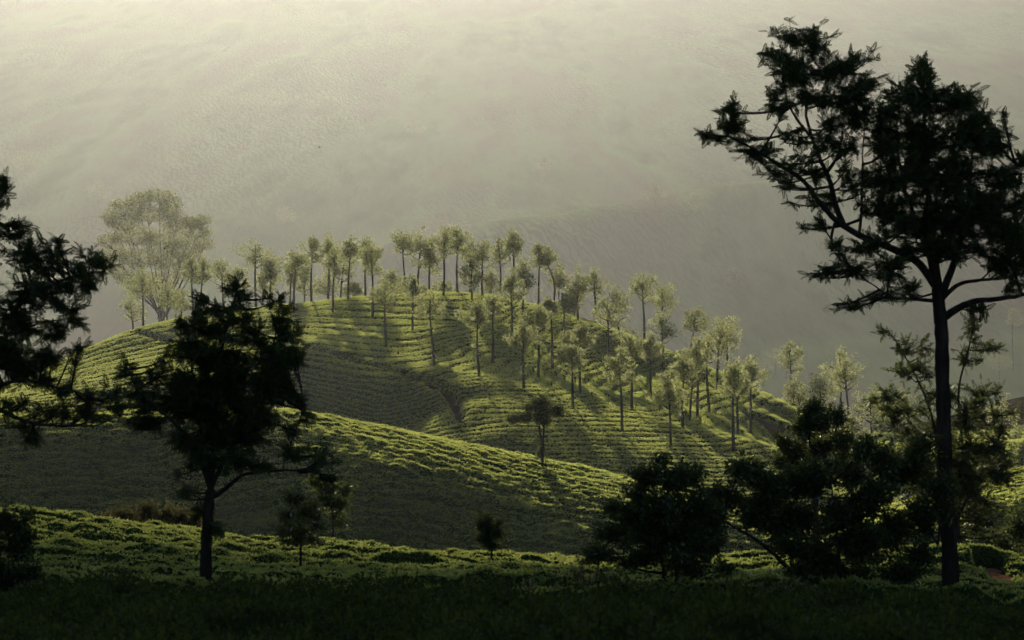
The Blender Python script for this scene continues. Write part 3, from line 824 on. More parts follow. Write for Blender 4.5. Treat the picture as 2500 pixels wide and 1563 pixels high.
def mass_tree(name, label, cat, d, base_px, limbs, masses, seed, leafmat='fern', kind='frond', dens=22, nf=6, flen=0.36, depth=1.6, group=None, barkmat='bark_dark', trunk_n=1, droop=0.0, twig_r=0.011, per=6, loose=False):
    """limbs: ([(px, py, depth offset)...], r0, r1); the first trunk_n are the trunk. masses: (px, py, rx, ry[, density])"""
    rng = np.random.default_rng(seed)
    k = d / F
    base = at(base_px[0], base_px[1], d)
    g = ground_at(base[0], base[1])
    base[2] = min(base[2], g)
    root = empty(name, tuple(base))
    S = []; tr = MB(); br = MB()
    for i, (pl, r0, r1) in enumerate(limbs):
        w = np.array([at(p[0], p[1], d + (p[2] if len(p) > 2 else 0)) for p in pl])
        if i < trunk_n and len(pl) > 1: w[0][2] = min(w[0][2], g - 0.25)
        # smooth resample (Catmull-Rom)
        n = max(8, 4 * len(w)); u = np.linspace(0, len(w) - 1, n); out = []
        for q in u:
            j = min(int(q), len(w) - 2); f = q - j
            p0 = w[max(j - 1, 0)]; p1 = w[j]; p2 = w[j + 1]; p3 = w[min(j + 2, len(w) - 1)]
            out.append(0.5 * ((2 * p1) + (-p0 + p2) * f + (2 * p0 - 5 * p1 + 4 * p2 - p3) * f * f + (-p0 + 3 * p1 - 3 * p2 + p3) * f ** 3))
        out = np.array(out) + rng.normal(size=(n, 3)) * 0.012 * (np.linspace(0, 1, n)[:, None])
        rad = np.linspace(r0, r1, n)
        if i < trunk_n:
            rad = rad * (1 + 0.06 * np.sin(np.arange(n) * 1.9)); rad[0] *= 1.25
            tr.tube(out, rad, 10)
            S.append(out[int(n * 0.6):])
        else:
            br.tube(out, rad, 6); S.append(out[int(n * 0.2):])
    S = np.concatenate(S)
    P = []; D = []
    if loose:            # break up the clumps: every mass throws off smaller ones beside it
        more = []
        for ms in masses:
            dn = ms[4] if len(ms) > 4 else 1.0
            more.append((ms[0], ms[1], ms[2] * 1.04, ms[3] * 1.04, dn * 0.62))
            for _ in range(2):
                a = rng.uniform(0, 6.28)
                more.append((ms[0] + math.cos(a) * ms[2] * 0.6, ms[1] + math.sin(a) * ms[3] * 0.6, ms[2] * 0.58, ms[3] * 0.58, dn * 0.62))
        masses = more
    for ms in masses:
        px, py, rx, ry = ms[:4]; dn = ms[4] if len(ms) > 4 else 1.0
        off = rng.uniform(-1, 1) * depth * 0.8
        c = at(px, py, d + off); c[0] = (px - 1250) * k; c[2] = (781.5 - py) * k
        dist = np.linalg.norm(S - c, axis=1) + 0.7 * np.clip(S[:, 2] - c[2], 0, None)
        s0 = S[np.argmin(dist)]
        mid = s0 * 0.45 + c * 0.55 + np.array([0, 0, -0.10 * np.linalg.norm(c - s0)])
        s = np.linspace(0, 1, 7)[:, None]
        sub = s0 * (1 - s) ** 2 + 2 * mid * s * (1 - s) + c * s ** 2
        ln = np.linalg.norm(c - s0)
        br.tube(sub, np.linspace(0.016 + 0.012 * ln, 0.009, 7), 4)
        A = PI * rx * ry * k * k
        nt = max(3, int(A * dens * dn))
        rz = min(0.5 * (rx + ry) * k, 0.9)
        q = unit(rng.normal(size=(nt, 3))) * (rng.uniform(0.02, 1, (nt, 1)) ** 0.5)
        tgt = c + q * np.array([rx * k, rz, ry * k])
        # keep fronds inside the outline
        for e in tgt:
            j = int(rng.integers(2, 7)); a = sub[j]
            if np.linalg.norm(e - a) > 0.9:
                a = a + (e - a) * (1 - 0.9 / np.linalg.norm(e - a)) * 0.3
            mm = a * 0.5 + e * 0.5 + rng.normal(size=3) * 0.04
            br.tube([a, mm, e], [twig_r, twig_r * 0.7, twig_r * 0.35], 3)
            td = unit(e - a)
            tq = rng.uniform(0.15, 1.0, nf); tq[0] = 1.0
            pp = a + (e - a) * tq[:, None]
            dd = unit(td * 0.55 + rng.normal(size=(nf, 3)) * np.array([0.8, 0.6, 0.5]) + np.array([0, 0, 0.05 - droop]))
            dd[0] = unit(td + rng.normal(size=3) * 0.3)
            P.append(pp); D.append(dd)
    P = np.concatenate(P); D = np.concatenate(D); n = len(P)
    cr = MB()
    ln = flen * rng.uniform(0.65, 1.2, n)
    if kind == 'frond': put_fronds(cr, rng, P - D * ln[:, None] * 0.25, D, ln)
    else: put_leaves(cr, rng, P, D, ln, per)
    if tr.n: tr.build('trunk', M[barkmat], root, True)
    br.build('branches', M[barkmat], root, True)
    cr.build('crown', M[leafmat], root)
    return tag(root, label, cat, group)

# tall feathery tree at the right
T1_limbs = [
 ([(2323, 1475), (2320, 1380), (2312, 1240), (2305, 1100), (2302, 960), (2300, 840), (2297, 775)], 0.20, 0.15),
 ([(2297, 790), (2290, 720), (2280, 640, 0.1), (2272, 560, 0.2), (2264, 440, 0.3), (2256, 320, 0.3), (2254, 200, 0.3)], 0.16, 0.02),
 ([(2285, 700), (2240, 640, -0.1), (2180, 608, -0.3), (2110, 580, -0.5), (2050, 545, -0.7), (2005, 500, -0.8), (1960, 440, -0.9), (1905, 405, -1.0), (1850, 370, -1.0), (1780, 335, -1.0), (1712, 332, -1.0)], 0.10, 0.012),
 ([(2060, 552, -0.6), (2040, 500, -0.4), (2025, 440, -0.2), (1995, 370, 0), (1972, 300, 0), (1966, 220, 0.1), (1960, 110, 0.1)], 0.075, 0.012),
 ([(1985, 340, 0), (1945, 290, 0.2), (1920, 240, 0.3), (1905, 150, 0.3)], 0.04, 0.01),
 ([(2020, 420, -0.2), (2050, 370, 0.2), (2058, 300, 0.3), (2065, 180, 0.4)], 0.045, 0.01),
 ([(2098, 575, -0.4), (2104, 500, 0.0), (2106, 400, 0.2), (2110, 300, 0.3)], 0.04, 0.01),
 ([(2290, 740), (2330, 640, 0.6), (2355, 540, 0.9), (2370, 420, 1.0), (2380, 300, 1.0)], 0.10, 0.015),
 ([(2285, 720), (2262, 600, 0.9), (2215, 480, 1.4), (2190, 350, 1.4), (2195, 230, 1.3)], 0.075, 0.012),
 ([(2300, 780), (2340, 752, -0.2), (2385, 735, -0.5), (2440, 730, -0.9), (2520, 715, -1.3), (2600, 690, -1.6)], 0.095, 0.03),
 ([(2296, 735, 0), (2340, 695, 0.2), (2400, 683, 0.5), (2450, 680, 0.8), (2530, 660, 1.0)], 0.06, 0.02),
 ([(2350, 560, 0.8), (2400, 500, 0.6), (2440, 440, 0.5), (2480, 400, 0.4)], 0.045, 0.012),
 ([(2038, 545, -0.7), (2030, 590, -0.8), (2060, 630, -0.7), (2110, 680, -0.4), (2170, 720, -0.2)], 0.035, 0.012),
 ([(2280, 735), (2200, 728, -0.7), (2140, 728, -1.0), (2070, 745, -1.2)], 0.05, 0.01),
]
T1_m = [(1784, 315, 66, 38), (1786, 268, 24, 30), (1712, 334, 26, 12), (1835, 372, 58, 30), (1895, 417, 46, 26), (1912, 455, 26, 16, .8),
 (1909, 100, 62, 40), (1983, 100, 54, 46), (1946, 157, 82, 50), (1892, 222, 32, 26), (1890, 262, 34, 20), (2043, 180, 76, 48), (2093, 150, 32, 32), (2116, 200, 34, 28), (2057, 240, 95, 46), (2090, 282, 62, 42), (1975, 230, 50, 45, .8), (1925, 190, 40, 40, .8),
 (1946, 335, 46, 30, .7), (2020, 315, 50, 45, .7), (2066, 360, 46, 46, .7), (1993, 430, 40, 34, .55), (2076, 430, 46, 46, .5), (1965, 390, 40, 30, .6), (1966, 487, 38, 15, .8), (1988, 553, 28, 15), (2025, 480, 30, 40, .4), (2110, 500, 30, 60, .4),
 (2254, 180, 36, 44), (2256, 150, 14, 26), (2200, 222, 50, 34), (2242, 240, 84, 52), (2344, 262, 80, 48), (2312, 222, 34, 28), (2410, 290, 40, 34), (2168, 285, 60, 42), (2182, 347, 84, 60), (2275, 340, 106, 80), (2367, 340, 92, 78), (2427, 345, 34, 50),
 (2159, 440, 62, 62), (2252, 440, 106, 74), (2344, 440, 106, 74), (2437, 445, 46, 46), (2494, 430, 28, 44), (2182, 518, 74, 52), (2275, 532, 96, 62), (2367, 532, 96, 70), (2460, 532, 56, 74), (2252, 610, 50, 34), (2344, 605, 82, 42), (2437, 625, 66, 44), (2520, 600, 60, 60),
 (2104, 612, 62, 34, .8), (2002, 660, 44, 20), (2067, 660, 64, 28), (2159, 657, 66, 34), (2064, 752, 44, 13, .8), (2142, 730, 54, 20, .8), (2215, 705, 36, 34, .8), (2034, 620, 9, 30, .9), (2390, 762, 34, 34, .35), (2490, 700, 30, 16, .6), (2160, 560, 50, 30, .5), (2215, 580, 40, 40, .6), (2485, 500, 44, 50), (2490, 570, 50, 56), (2475, 650, 50, 36, .8), (2500, 395, 24, 30)]
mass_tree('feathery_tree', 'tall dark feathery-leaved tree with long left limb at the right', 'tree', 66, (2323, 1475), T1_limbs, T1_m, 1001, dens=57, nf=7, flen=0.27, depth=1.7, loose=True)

# feathery tree left of the middle
T2_limbs = [
 ([(503, 1432), (503, 1360), (506, 1290), (510, 1230), (514, 1195)], 0.135, 0.105),
 ([(514, 1200), (518, 1150), (525, 1060, 0.2), (530, 950, 0.3), (545, 840, 0.3), (580, 700, 0.2)], 0.085, 0.012),
 ([(512, 1190), (490, 1130, -0.2), (450, 1060, -0.4), (400, 1010, -0.5), (340, 960, -0.6), (308, 890, -0.6)], 0.06, 0.01),
 ([(520, 1180), (560, 1100, 0.3), (610, 1000, 0.6), (660, 880, 0.8), (682, 740, 0.8)], 0.06, 0.01),
 ([(522, 1212), (548, 1196, -0.1), (568, 1178, -0.3), (600, 1158, -0.5), (680, 1150, -0.7), (740, 1148, -0.8), (800, 1160, -0.9), (830, 1150, -0.9)], 0.058, 0.01),
 ([(690, 1148, -0.7), (705, 1100, -0.6), (722, 1050, -0.6), (742, 990, -0.6)], 0.02, 0.007),
 ([(512, 1170), (490, 1050, 0.6), (470, 900, 0.9), (478, 740, 0.9)], 0.05, 0.01),
]
T2_m = [(583, 700, 28, 30), (599, 737, 24, 28), (536, 757, 34, 22), (480, 729, 16, 26), (476, 769, 28, 22), (484, 797, 34, 24), (436, 797, 22, 22, 1.2), (679, 729, 14, 26), (683, 769, 30, 22), (698, 809, 48, 34), (726, 856, 26, 26),
 (587, 777, 46, 32, .8), (528, 820, 84, 36, .85), (607, 820, 56, 36, .85), (448, 840, 46, 32), (421, 872, 36, 26), (488, 872, 74, 36), (567, 872, 76, 46), (647, 872, 64, 44), (698, 872, 46, 44), (389, 908, 34, 20), (310, 896, 22, 32), (313, 936, 32, 22), (349, 960, 46, 30), (337, 995, 46, 30), (369, 1039, 54, 32),
 (429, 952, 66, 46), (429, 1007, 66, 46), (508, 936, 86, 56), (587, 936, 76, 56), (655, 936, 56, 54), (698, 936, 30, 40), (714, 967, 22, 18), (496, 999, 86, 56), (575, 999, 76, 56), (631, 1007, 46, 40), (635, 1063, 36, 22, .8), (440, 1071, 46, 26), (508, 1063, 76, 46), (579, 1067, 56, 44), (528, 1118, 56, 36), (587, 1118, 40, 28, .8),
 (444, 1146, 20, 26, .6), (456, 1206, 20, 34, .5), (742, 1000, 22, 36), (710, 1047, 22, 26, .8), (726, 1106, 34, 30, .7), (774, 1135, 34, 20, .8), (798, 1106, 20, 32, .8), (647, 1140, 54, 18, .7), (792, 1172, 28, 11, .8), (476, 1262, 22, 26, .6), (527, 1292, 26, 26, .7)]
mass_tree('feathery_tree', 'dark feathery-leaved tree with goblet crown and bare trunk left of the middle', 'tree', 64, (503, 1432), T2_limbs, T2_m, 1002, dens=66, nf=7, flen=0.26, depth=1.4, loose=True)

# feathery tree cut by the left edge
T3_limbs = [
 ([(-210, 1500), (-205, 1350), (-200, 1200), (-190, 1080)], 0.20, 0.15),
 ([(-190, 1090), (-150, 1000, 0.2), (-110, 850, 0.4), (-60, 650, 0.4), (0, 480, 0.3)], 0.11, 0.015),
 ([(-190, 1080), (-100, 1020, -0.3), (0, 1004, -0.6), (40, 1020, -0.7), (90, 1036, -0.8), (170, 1040, -0.9), (240, 1036, -1.0), (290, 1015, -1.0)], 0.065, 0.010),
 ([(-140, 980, 0.2), (-40, 860, 0.3), (60, 730, 0.2), (130, 695, 0.0), (190, 672, -0.1), (255, 662, -0.2)], 0.07, 0.010),
 ([(-120, 900, 0.3), (0, 830, 0.8), (90, 790, 1.0), (170, 780, 1.0)], 0.05, 0.010),
 ([(-150, 1000, 0.0), (-40, 950, -0.5), (60, 930, -0.8), (160, 950, -0.8), (215, 965, -0.9)], 0.05, 0.010),
 ([(-190, 1080), (-260, 900, 0.3), (-300, 700, 0.4), (-300, 520, 0.4)], 0.11, 0.02),
]
T3_m = [(12, 462, 24, 34), (0, 520, 30, 40), (29, 561, 46, 26), (62, 556, 22, 18), (48, 618, 56, 36), (110, 600, 22, 26), (148, 608, 22, 26), (119, 647, 52, 30), (181, 666, 46, 26), (210, 628, 22, 26), (255, 658, 24, 26), (229, 694, 42, 26), (167, 704, 46, 26), (71, 704, 76, 46), (157, 751, 46, 30), (181, 785, 22, 20, .8), (48, 775, 76, 56), (133, 799, 42, 36, .8), (38, 847, 76, 56), (129, 856, 46, 36), (192, 850, 26, 12), (48, 913, 86, 46), (133, 928, 36, 36, .7), (167, 940, 20, 40), (210, 968, 30, 30), (255, 968, 36, 30), (284, 992, 20, 18), (167, 1004, 56, 20), (48, 990, 66, 26, .6), (105, 999, 56, 26, .7), (224, 1013, 46, 15), (57, 1040, 12, 10), (86, 1073, 12, 8),
 (-70, 560, 70, 80), (-90, 720, 90, 90), (-100, 880, 90, 80), (-200, 600, 100, 100), (-220, 780, 110, 90), (-320, 680, 90, 110), (-330, 860, 90, 80)]
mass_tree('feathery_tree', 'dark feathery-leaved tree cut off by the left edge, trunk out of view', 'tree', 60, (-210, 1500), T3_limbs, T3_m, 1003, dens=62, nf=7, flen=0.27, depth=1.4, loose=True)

# slighter feathery tree behind the tall one's trunk
T6b_limbs = [
 ([(2335, 1440), (2335, 1350), (2338, 1250)], 0.085, 0.07),
 ([(2337, 1270), (2300, 1150, 0.3), (2270, 1000, 0.4), (2215, 880, 0.4), (2165, 800, 0.4)], 0.05, 0.007),
 ([(2338, 1260), (2350, 1100, -0.2), (2340, 960, -0.2), (2365, 850, -0.1), (2385, 770, 0)], 0.05, 0.007),
 ([(2338, 1260), (2400, 1150, 0.3), (2430, 1060, 0.4), (2410, 950, 0.4)], 0.045, 0.008),
 ([(2300, 1140, 0.3), (2230, 1040, 0.5), (2160, 965, 0.6)], 0.03, 0.007)]
T6b_m = [(2360, 1090, 70, 50), (2420, 1150, 60, 50), (2340, 1160, 60, 50), (2400, 1290, 50, 40), (2370, 1340, 40, 26), (2290, 1240, 40, 50), (2164, 808, 38, 17, .9), (2205, 850, 40, 26, .9), (2238, 900, 44, 32, .9), (2382, 806, 30, 46, .8), (2412, 850, 44, 20, .9), (2365, 880, 46, 28, .9), (2260, 850, 30, 30, .6), (2190, 910, 40, 30, .7), (2150, 968, 60, 28, .7), (2210, 1000, 70, 40, .7), (2290, 960, 60, 46, .7), (2400, 962, 50, 40, .9), (2350, 1030, 70, 56, .9), (2425, 1080, 56, 56, .9), (2230, 1080, 70, 46, .8), (2300, 1130, 80, 56, .9), (2400, 1170, 70, 56), (2446, 1130, 46, 36), (2380, 1250, 60, 46, .9), (2330, 1300, 46, 36, .8), (2425, 1235, 36, 36, .9), (2250, 1180, 60, 46, .8), (2180, 1030, 50, 40, .7), (2290, 1050, 60, 50, .8), (2440, 1020, 40, 40, .7), (2200, 1130, 60, 40, .8), (2340, 1200, 70, 50, .9)]
mass_tree('feathery_tree', 'thin leafy young tree tangled behind the tall tree\'s trunk', 'tree', 140, (2335, 1440), [(pl, a * 1.9, b * 1.9) for pl, a, b in T6b_limbs], T6b_m, 1004, leafmat='shrub', dens=22, nf=6, flen=0.38, depth=2.2, loose=True)

# wide fan-shaped shrub
T6_limbs = [
 ([(2040, 1475), (2000, 1445), (1929, 1392), (1866, 1332), (1800, 1290), (1747, 1262)], 0.075, 0.014),
 ([(2050, 1475), (2010, 1400, 0.3), (1960, 1300, 0.6), (1920, 1200, 0.6)], 0.055, 0.012),
 ([(2060, 1475), (2050, 1380, -0.3), (2040, 1280, -0.4), (2030, 1180, -0.4)], 0.055, 0.012),
 ([(2070, 1475), (2100, 1380, 0.4), (2130, 1280, 0.6), (2150, 1190, 0.6)], 0.055, 0.012),
 ([(2080, 1475), (2160, 1445, -0.3), (2230, 1410, -0.5), (2270, 1370, -0.5), (2290, 1330, -0.5)], 0.05, 0.012)]
T6_m = [(1800, 1135, 36, 26), (1830, 1150, 56, 40), (1778, 1215, 54, 42), (1850, 1245, 76, 54), (1745, 1240, 42, 34), (1930, 1195, 76, 52), (2000, 1180, 66, 52), (1950, 1280, 86, 56), (2050, 1260, 76, 56), (2130, 1200, 66, 56), (2100, 1320, 86, 56), (1990, 1355, 86, 50), (2200, 1300, 66, 66), (2180, 1390, 76, 40), (2070, 1410, 90, 40), (1930, 1330, 50, 32), (1960, 1390, 60, 34), (1900, 1290, 50, 40), (2250, 1250, 56, 56), (2240, 1350, 40, 40), (1880, 1190, 50, 40), (2080, 1170, 50, 40), (1990, 1420, 60, 30), (2150, 1440, 70, 26), (2150, 1115, 64, 44, .7), (2230, 1150, 66, 54, .8), (2105, 1085, 44, 34, .6), (2265, 1085, 50, 44, .6), (2290, 1200, 46, 56, .9)]
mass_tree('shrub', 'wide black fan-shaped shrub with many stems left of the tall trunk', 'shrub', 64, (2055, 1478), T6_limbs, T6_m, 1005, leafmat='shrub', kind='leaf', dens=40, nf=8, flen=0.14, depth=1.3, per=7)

# round-headed dark tree behind the fan shrub
T6c_limbs = [([(1995, 1440), (1992, 1300), (1990, 1180), (1988, 1110)], 0.10, 0.07), ([(1988, 1120), (1975, 1070, 0.1), (1978, 1000, 0.1)], 0.05, 0.012), ([(1988, 1120), (2030, 1080, -0.2), (2048, 1015, -0.2)], 0.045, 0.012), ([(1990, 1170), (1950, 1130, 0.2), (1920, 1085, 0.2)], 0.04, 0.012)]
T6c_m = [(1988, 998, 46, 28), (2000, 1030, 50, 34), (1958, 1040, 36, 38), (2046, 1020, 32, 34), (1945, 1105, 52, 38, .7), (2010, 1095, 56, 46, .8), (2060, 1080, 34, 46, .8), (1912, 1080, 26, 30, .9), (2040, 1140, 60, 30, .8), (1970, 1150, 60, 30, .8), (1905, 1125, 34, 26)]
mass_tree('round_tree', 'dense dark tree with rounded twin heads above the fan shrub', 'tree', 130, (1995, 1440), [(pl, a * 1.6, b * 1.6) for pl, a, b in T6c_limbs], T6c_m, 1006, leafmat='shrub', kind='leaf', dens=20, nf=8, flen=0.20, depth=1.3, per=7)

# rounded black shrub tree
T5_limbs = [([(1623, 1452), (1622, 1405), (1615, 1370), (1590, 1320), (1570, 1240)], 0.07, 0.02), ([(1655, 1452), (1652, 1400), (1645, 1340), (1635, 1240), (1625, 1150)], 0.06, 0.012), ([(1680, 1452), (1685, 1400), (1690, 1330), (1700, 1240)], 0.055, 0.015),
 ([(1625, 1400), (1580, 1395, -0.2), (1530, 1380, -0.4), (1460, 1355, -0.5)], 0.04, 0.01), ([(1685, 1410), (1730, 1400, -0.3), (1790, 1390, -0.4)], 0.03, 0.008)]
T5_m = [(1621, 1128, 26, 18), (1575, 1165, 44, 34), (1640, 1168, 56, 42), (1692, 1165, 34, 34), (1560, 1205, 36, 34), (1620, 1230, 86, 52), (1540, 1260, 62, 42), (1700, 1240, 62, 52), (1500, 1310, 62, 42), (1600, 1310, 96, 56), (1700, 1310, 76, 56), (1452, 1350, 54, 24), (1745, 1335, 46, 50), (1560, 1362, 84, 28), (1660, 1368, 76, 30), (1782, 1390, 36, 11), (1490, 1245, 26, 26, .8), (1610, 1270, 80, 50), (1740, 1270, 40, 40)]
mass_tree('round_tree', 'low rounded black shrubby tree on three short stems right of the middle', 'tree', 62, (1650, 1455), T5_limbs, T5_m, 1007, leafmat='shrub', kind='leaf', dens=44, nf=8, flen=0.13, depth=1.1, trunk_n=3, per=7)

# smaller shrubs along the foreground edge
def small_shrub(label, d, base, masses, seed, leafmat='shrub', dens=34, flen=0.09, name='shrub'):
    lim = [([(base[0] + dx * 0.2, base[1]), (base[0] + dx, (base[1] + masses[0][1]) / 2), (base[0] + dx * 1.6, masses[0][1])], 0.02, 0.006) for dx in (-14, 0, 14)]
    return mass_tree(name, label, 'shrub', d, base, lim, masses, seed, leafmat=leafmat, kind='leaf', dens=dens, nf=6, flen=flen, depth=0.3, per=6, trunk_n=0)
small_shrub('dark leafy shrub in the lower left corner at the edge', 56, (20, 1470), [(30, 1290, 42, 36), (68, 1258, 18, 18), (40, 1345, 46, 36), (58, 1398, 36, 28), (-30, 1300, 50, 60), (-30, 1390, 50, 50), (20, 1420, 50, 30), (10, 1260, 40, 30), (75, 1320, 24, 40), (85, 1395, 30, 30)], 1101, 'shrub', 70, 0.11)
small_shrub('loose lighter shrub at the foot of the rounded black tree', 64, (1440, 1462), [(1425, 1372, 34, 28, .7), (1402, 1402, 36, 24, .8), (1470, 1402, 46, 28, .8), (1510, 1420, 40, 22, .8), (1440, 1430, 60, 24)], 1102, 'small')
small_shrub('small dark shrub poking up below the little round tree', 58, (1197, 1462), [(1197, 1415, 22, 18), (1199, 1432, 30, 16)], 1103)
small_shrub('smaller shrub right beside the shrub below the little round tree', 58, (1240, 1462), [(1240, 1430, 16, 12), (1240, 1442, 22, 10)], 1104)
small_shrub('sparse low shrub alone between the little round tree and black tree', 58, (1290, 1462), [(1290, 1424, 18, 13, .6), (1285, 1440, 24, 12, .7)], 1105, 'small')
small_shrub('low leafy shrub in front of the fan shrub\'s left limb', 58, (1925, 1475), [(1925, 1425, 54, 18, .8), (1900, 1440, 60, 16), (1965, 1435, 40, 16)], 1106, 'small')
small_shrub('pale leafy bush cut off by the right edge beside the bank', 150, (2490, 1420), [(2490, 1290, 60, 70), (2450, 1330, 50, 40), (2540, 1300, 60, 60), (2480, 1370, 60, 40)], 1107, 'shrub', 16, 0.16)

# sunlit small trees on the strip
mass_tree('young_tree', 'small young tree with thin straight stem and sun-tipped leaves left of the middle', 'tree', 82, (733, 1437),
  [([(733, 1437), (734, 1380), (733, 1322), (730, 1270), (722, 1220)], 0.045, 0.012), ([(733, 1320), (705, 1290, 0.2), (690, 1265, 0.2)], 0.02, 0.006), ([(733, 1310), (765, 1285, -0.2), (782, 1265, -0.2)], 0.02, 0.006)],
  [(722, 1216, 36, 28), (752, 1250, 46, 30), (698, 1262, 38, 30), (770, 1230, 26, 20, .7), (690, 1300, 24, 28, .8), (778, 1288, 30, 24, .8), (735, 1297, 50, 26), (692, 1324, 20, 14, .7), (762, 1318, 34, 16, .7), (715, 1325, 25, 15, .7)], 1201, leafmat='small', kind='leaf', dens=44, nf=6, flen=0.14, depth=0.5, per=5)
mass_tree('young_tree', 'second young tree half hidden behind the thin-stemmed one, pale leaf tips', 'tree', 128, (815, 1400),
  [([(815, 1400), (815, 1340), (812, 1270), (806, 1200)], 0.06, 0.015), ([(812, 1270), (835, 1235, 0.2), (845, 1200, 0.2)], 0.03, 0.008)],
  [(800, 1190, 36, 26), (764, 1178, 24, 18), (842, 1198, 22, 24), (822, 1230, 36, 26), (832, 1278, 14, 20, .8), (792, 1222, 36, 26), (815, 1255, 30, 20, .7)], 1202, leafmat='shrub', kind='leaf', dens=22, nf=6, flen=0.20, depth=0.8, per=5)
mass_tree('round_tree', 'little round-headed clipped tree standing alone on the lit strip', 'tree', 104, (1200, 1392),
  [([(1200, 1392), (1200, 1362), (1199, 1335), (1197, 1300)], 0.055, 0.02)],
  [(1188, 1284, 34, 30), (1212, 1300, 32, 34), (1180, 1312, 26, 26), (1204, 1330, 30, 14), (1166, 1282, 14, 22, .6), (1194, 1256, 14, 12, .6), (1222, 1276, 18, 14, .7), (1160, 1318, 10, 12, .5)], 1203, leafmat='shrub', kind='leaf', dens=70, nf=6, flen=0.11, depth=0.3, per=6)
mass_tree('round_tree', 'forked tree with dense dark head on the crest of the near hill', 'tree', 231, (1324, 1122),
  [([(1324, 1122), (1324, 1085), (1320, 1065), (1316, 1040)], 0.12, 0.09), ([(1324, 1085), (1327, 1060), (1327, 1030), (1323, 990)], 0.10, 0.03), ([(1316, 1042), (1300, 1040, 0.3), (1270, 1038, 0.5), (1250, 1030, 0.5)], 0.05, 0.015), ([(1327, 1040), (1345, 1025, -0.4), (1365, 1005, -0.4)], 0.045, 0.015)],
  [(1323, 1005, 29, 34), (1322, 984, 24, 20), (1325, 1025, 26, 16), (1253, 1022, 24, 12), (1285, 1016, 20, 12), (1290, 995, 13, 10), (1358, 1000, 18, 12), (1366, 1008, 10, 9), (1310, 1080, 5, 10, .6), (1318, 1110, 8, 9, .8), (1332, 1112, 6, 8, .8)], 1204, leafmat='shrub', kind='leaf', dens=42, nf=7, flen=0.20, depth=0.8, per=6)

# dry thicket behind the strip
rng = np.random.default_rng(5)
ms = [(225, 1290, 30, 18), (262, 1272, 36, 26), (310, 1254, 42, 34), (352, 1246, 42, 40), (398, 1252, 42, 38), (442, 1262, 42, 36), (484, 1272, 38, 32), (330, 1284, 64, 28), (420, 1288, 64, 28)]
mass_tree('thicket', 'rounded thicket of dry brown scrub behind the lit strip at left', 'thicket', 138, (350, 1345),
  [([(350 + a, 1345), (350 + a * 1.5, 1310), (350 + a * 2, 1280)], 0.03, 0.01) for a in (-50, -20, 10, 40)], ms, 1301, leafmat='dry', kind='leaf', dens=22, nf=6, flen=0.16, depth=0.8, per=5, trunk_n=0)

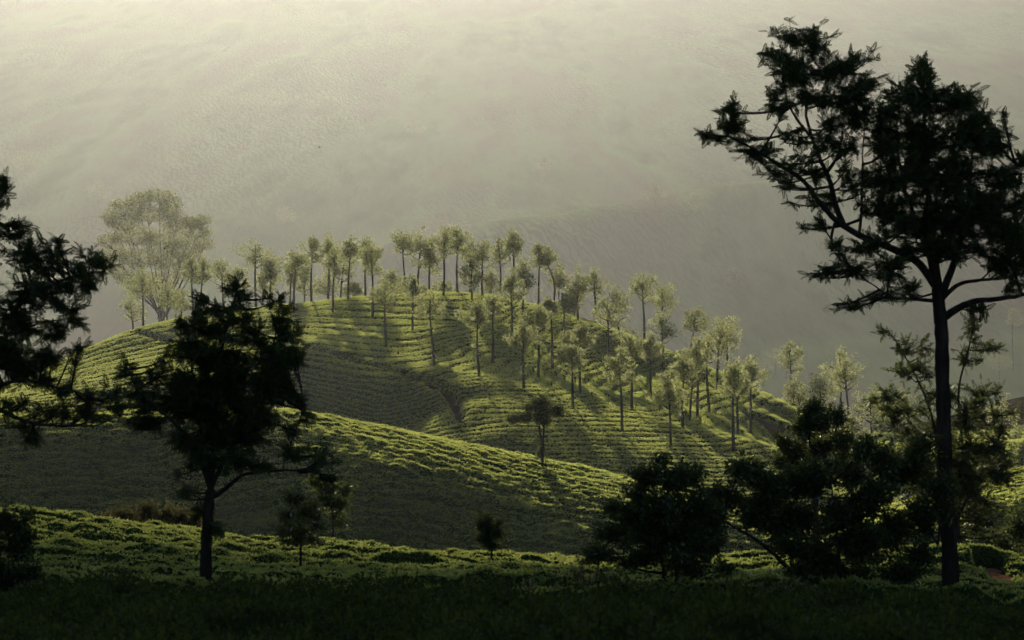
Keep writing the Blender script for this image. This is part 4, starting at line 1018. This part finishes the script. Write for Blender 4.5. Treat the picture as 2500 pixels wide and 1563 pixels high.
# ------------------------------------------------------------------ tea bushes in the dark foreground
def tea_bush_mesh(seed):
    rng = np.random.default_rng(seed)
    b = MB()
    # woody core so that nothing shows through
    nu, nv = 10, 5
    v = []
    for j in range(nv + 1):
        t = j / nv
        for i in range(nu):
            a = 2 * PI * i / nu
            r = (0.58 * math.sqrt(max(0, 1 - (t * 0.96) ** 4))) * (1 + 0.12 * math.sin(3 * a + seed) + rng.uniform(-0.06, 0.06))
            v.append((r * math.cos(a), r * math.sin(a), -0.15 + 0.72 * t + rng.uniform(-0.03, 0.03)))
    f = [(j * nu + i, j * nu + (i + 1) % nu, (j + 1) * nu + (i + 1) % nu, (j + 1) * nu + i) for j in range(nv) for i in range(nu)]
    b.add(v, f)
    n = 800
    a = rng.uniform(0, 2 * PI, n); r = np.sqrt(rng.uniform(0, 1, n)) * 0.68
    hump = 0.62 * (1 - (r / 0.74) ** 4 * 0.75) + 0.06 * np.sin(a * 3 + seed) + rng.uniform(-0.10, 0.10, n)
    pos = np.stack([r * np.cos(a), r * np.sin(a), hump], 1)
    out = np.stack([np.cos(a) * r, np.sin(a) * r, np.full(n, 0.55)], 1)
    d = unit(out * np.array([1, 1, 0.7]) + rng.normal(size=(n, 3)) * 0.6)
    ln = rng.uniform(0.05, 0.11, n)
    b.add(leaf_verts(n, rng, ln, ln * 0.5, d, pos), leaf_faces(n))
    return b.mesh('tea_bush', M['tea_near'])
BUSH = [tea_bush_mesh(s) for s in range(6)]
rng = random.Random(8)
proto = None
y = 30.5; r = 0
while y < 52.5:
    wdt = 0.178 * y + 0.9
    x = -wdt + (r % 2) * 0.5
    while x < wdt:
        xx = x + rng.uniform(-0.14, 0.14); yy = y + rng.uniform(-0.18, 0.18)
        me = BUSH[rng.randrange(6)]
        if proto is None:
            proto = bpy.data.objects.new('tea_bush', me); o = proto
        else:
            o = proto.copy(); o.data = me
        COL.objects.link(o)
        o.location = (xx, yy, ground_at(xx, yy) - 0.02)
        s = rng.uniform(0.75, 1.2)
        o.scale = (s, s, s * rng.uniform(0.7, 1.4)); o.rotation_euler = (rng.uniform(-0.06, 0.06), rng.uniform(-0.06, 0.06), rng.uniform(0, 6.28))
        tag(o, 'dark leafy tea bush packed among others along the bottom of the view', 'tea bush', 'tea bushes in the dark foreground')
        x += 1.13
    y += 1.3; r += 1

# ------------------------------------------------------------------ bird
c = at(780, 360, 400)
root = empty('bird', tuple(c))
b = MB(); b.tube([c + np.array(p) for p in ((-0.16, 0, -0.02), (-0.09, 0, 0), (0.02, 0, 0.01), (0.10, 0, 0.02), (0.15, 0, 0.03), (0.18, 0, 0.03))], [0.008, 0.03, 0.05, 0.04, 0.03, 0.004], 8)
b.build('body', M['bird'], root, True)
for s in (-1, 1):
    b = MB()
    p = [(0.05, 0.0, 0.03), (0.08, 0.14 * s, 0.11), (0.02, 0.34 * s, 0.13), (-0.04, 0.30 * s, 0.11), (-0.05, 0.13 * s, 0.08), (-0.05, 0.0, 0.02)]
    q = [(a, bb, z - 0.012) for a, bb, z in p]
    b.add([c + np.array(t) for t in p + q], [(0, 1, 4, 5), (1, 2, 3, 4), (11, 10, 7, 6), (10, 9, 8, 7)])
    b.add([c + np.array(t) for t in p + q], [(i, (i + 1) % 6, 6 + (i + 1) % 6, 6 + i) for i in range(6)])
    b.build('wing', M['bird'], root)
tag(root, 'tiny dark bird flying in the haze above the skyline trees', 'bird')
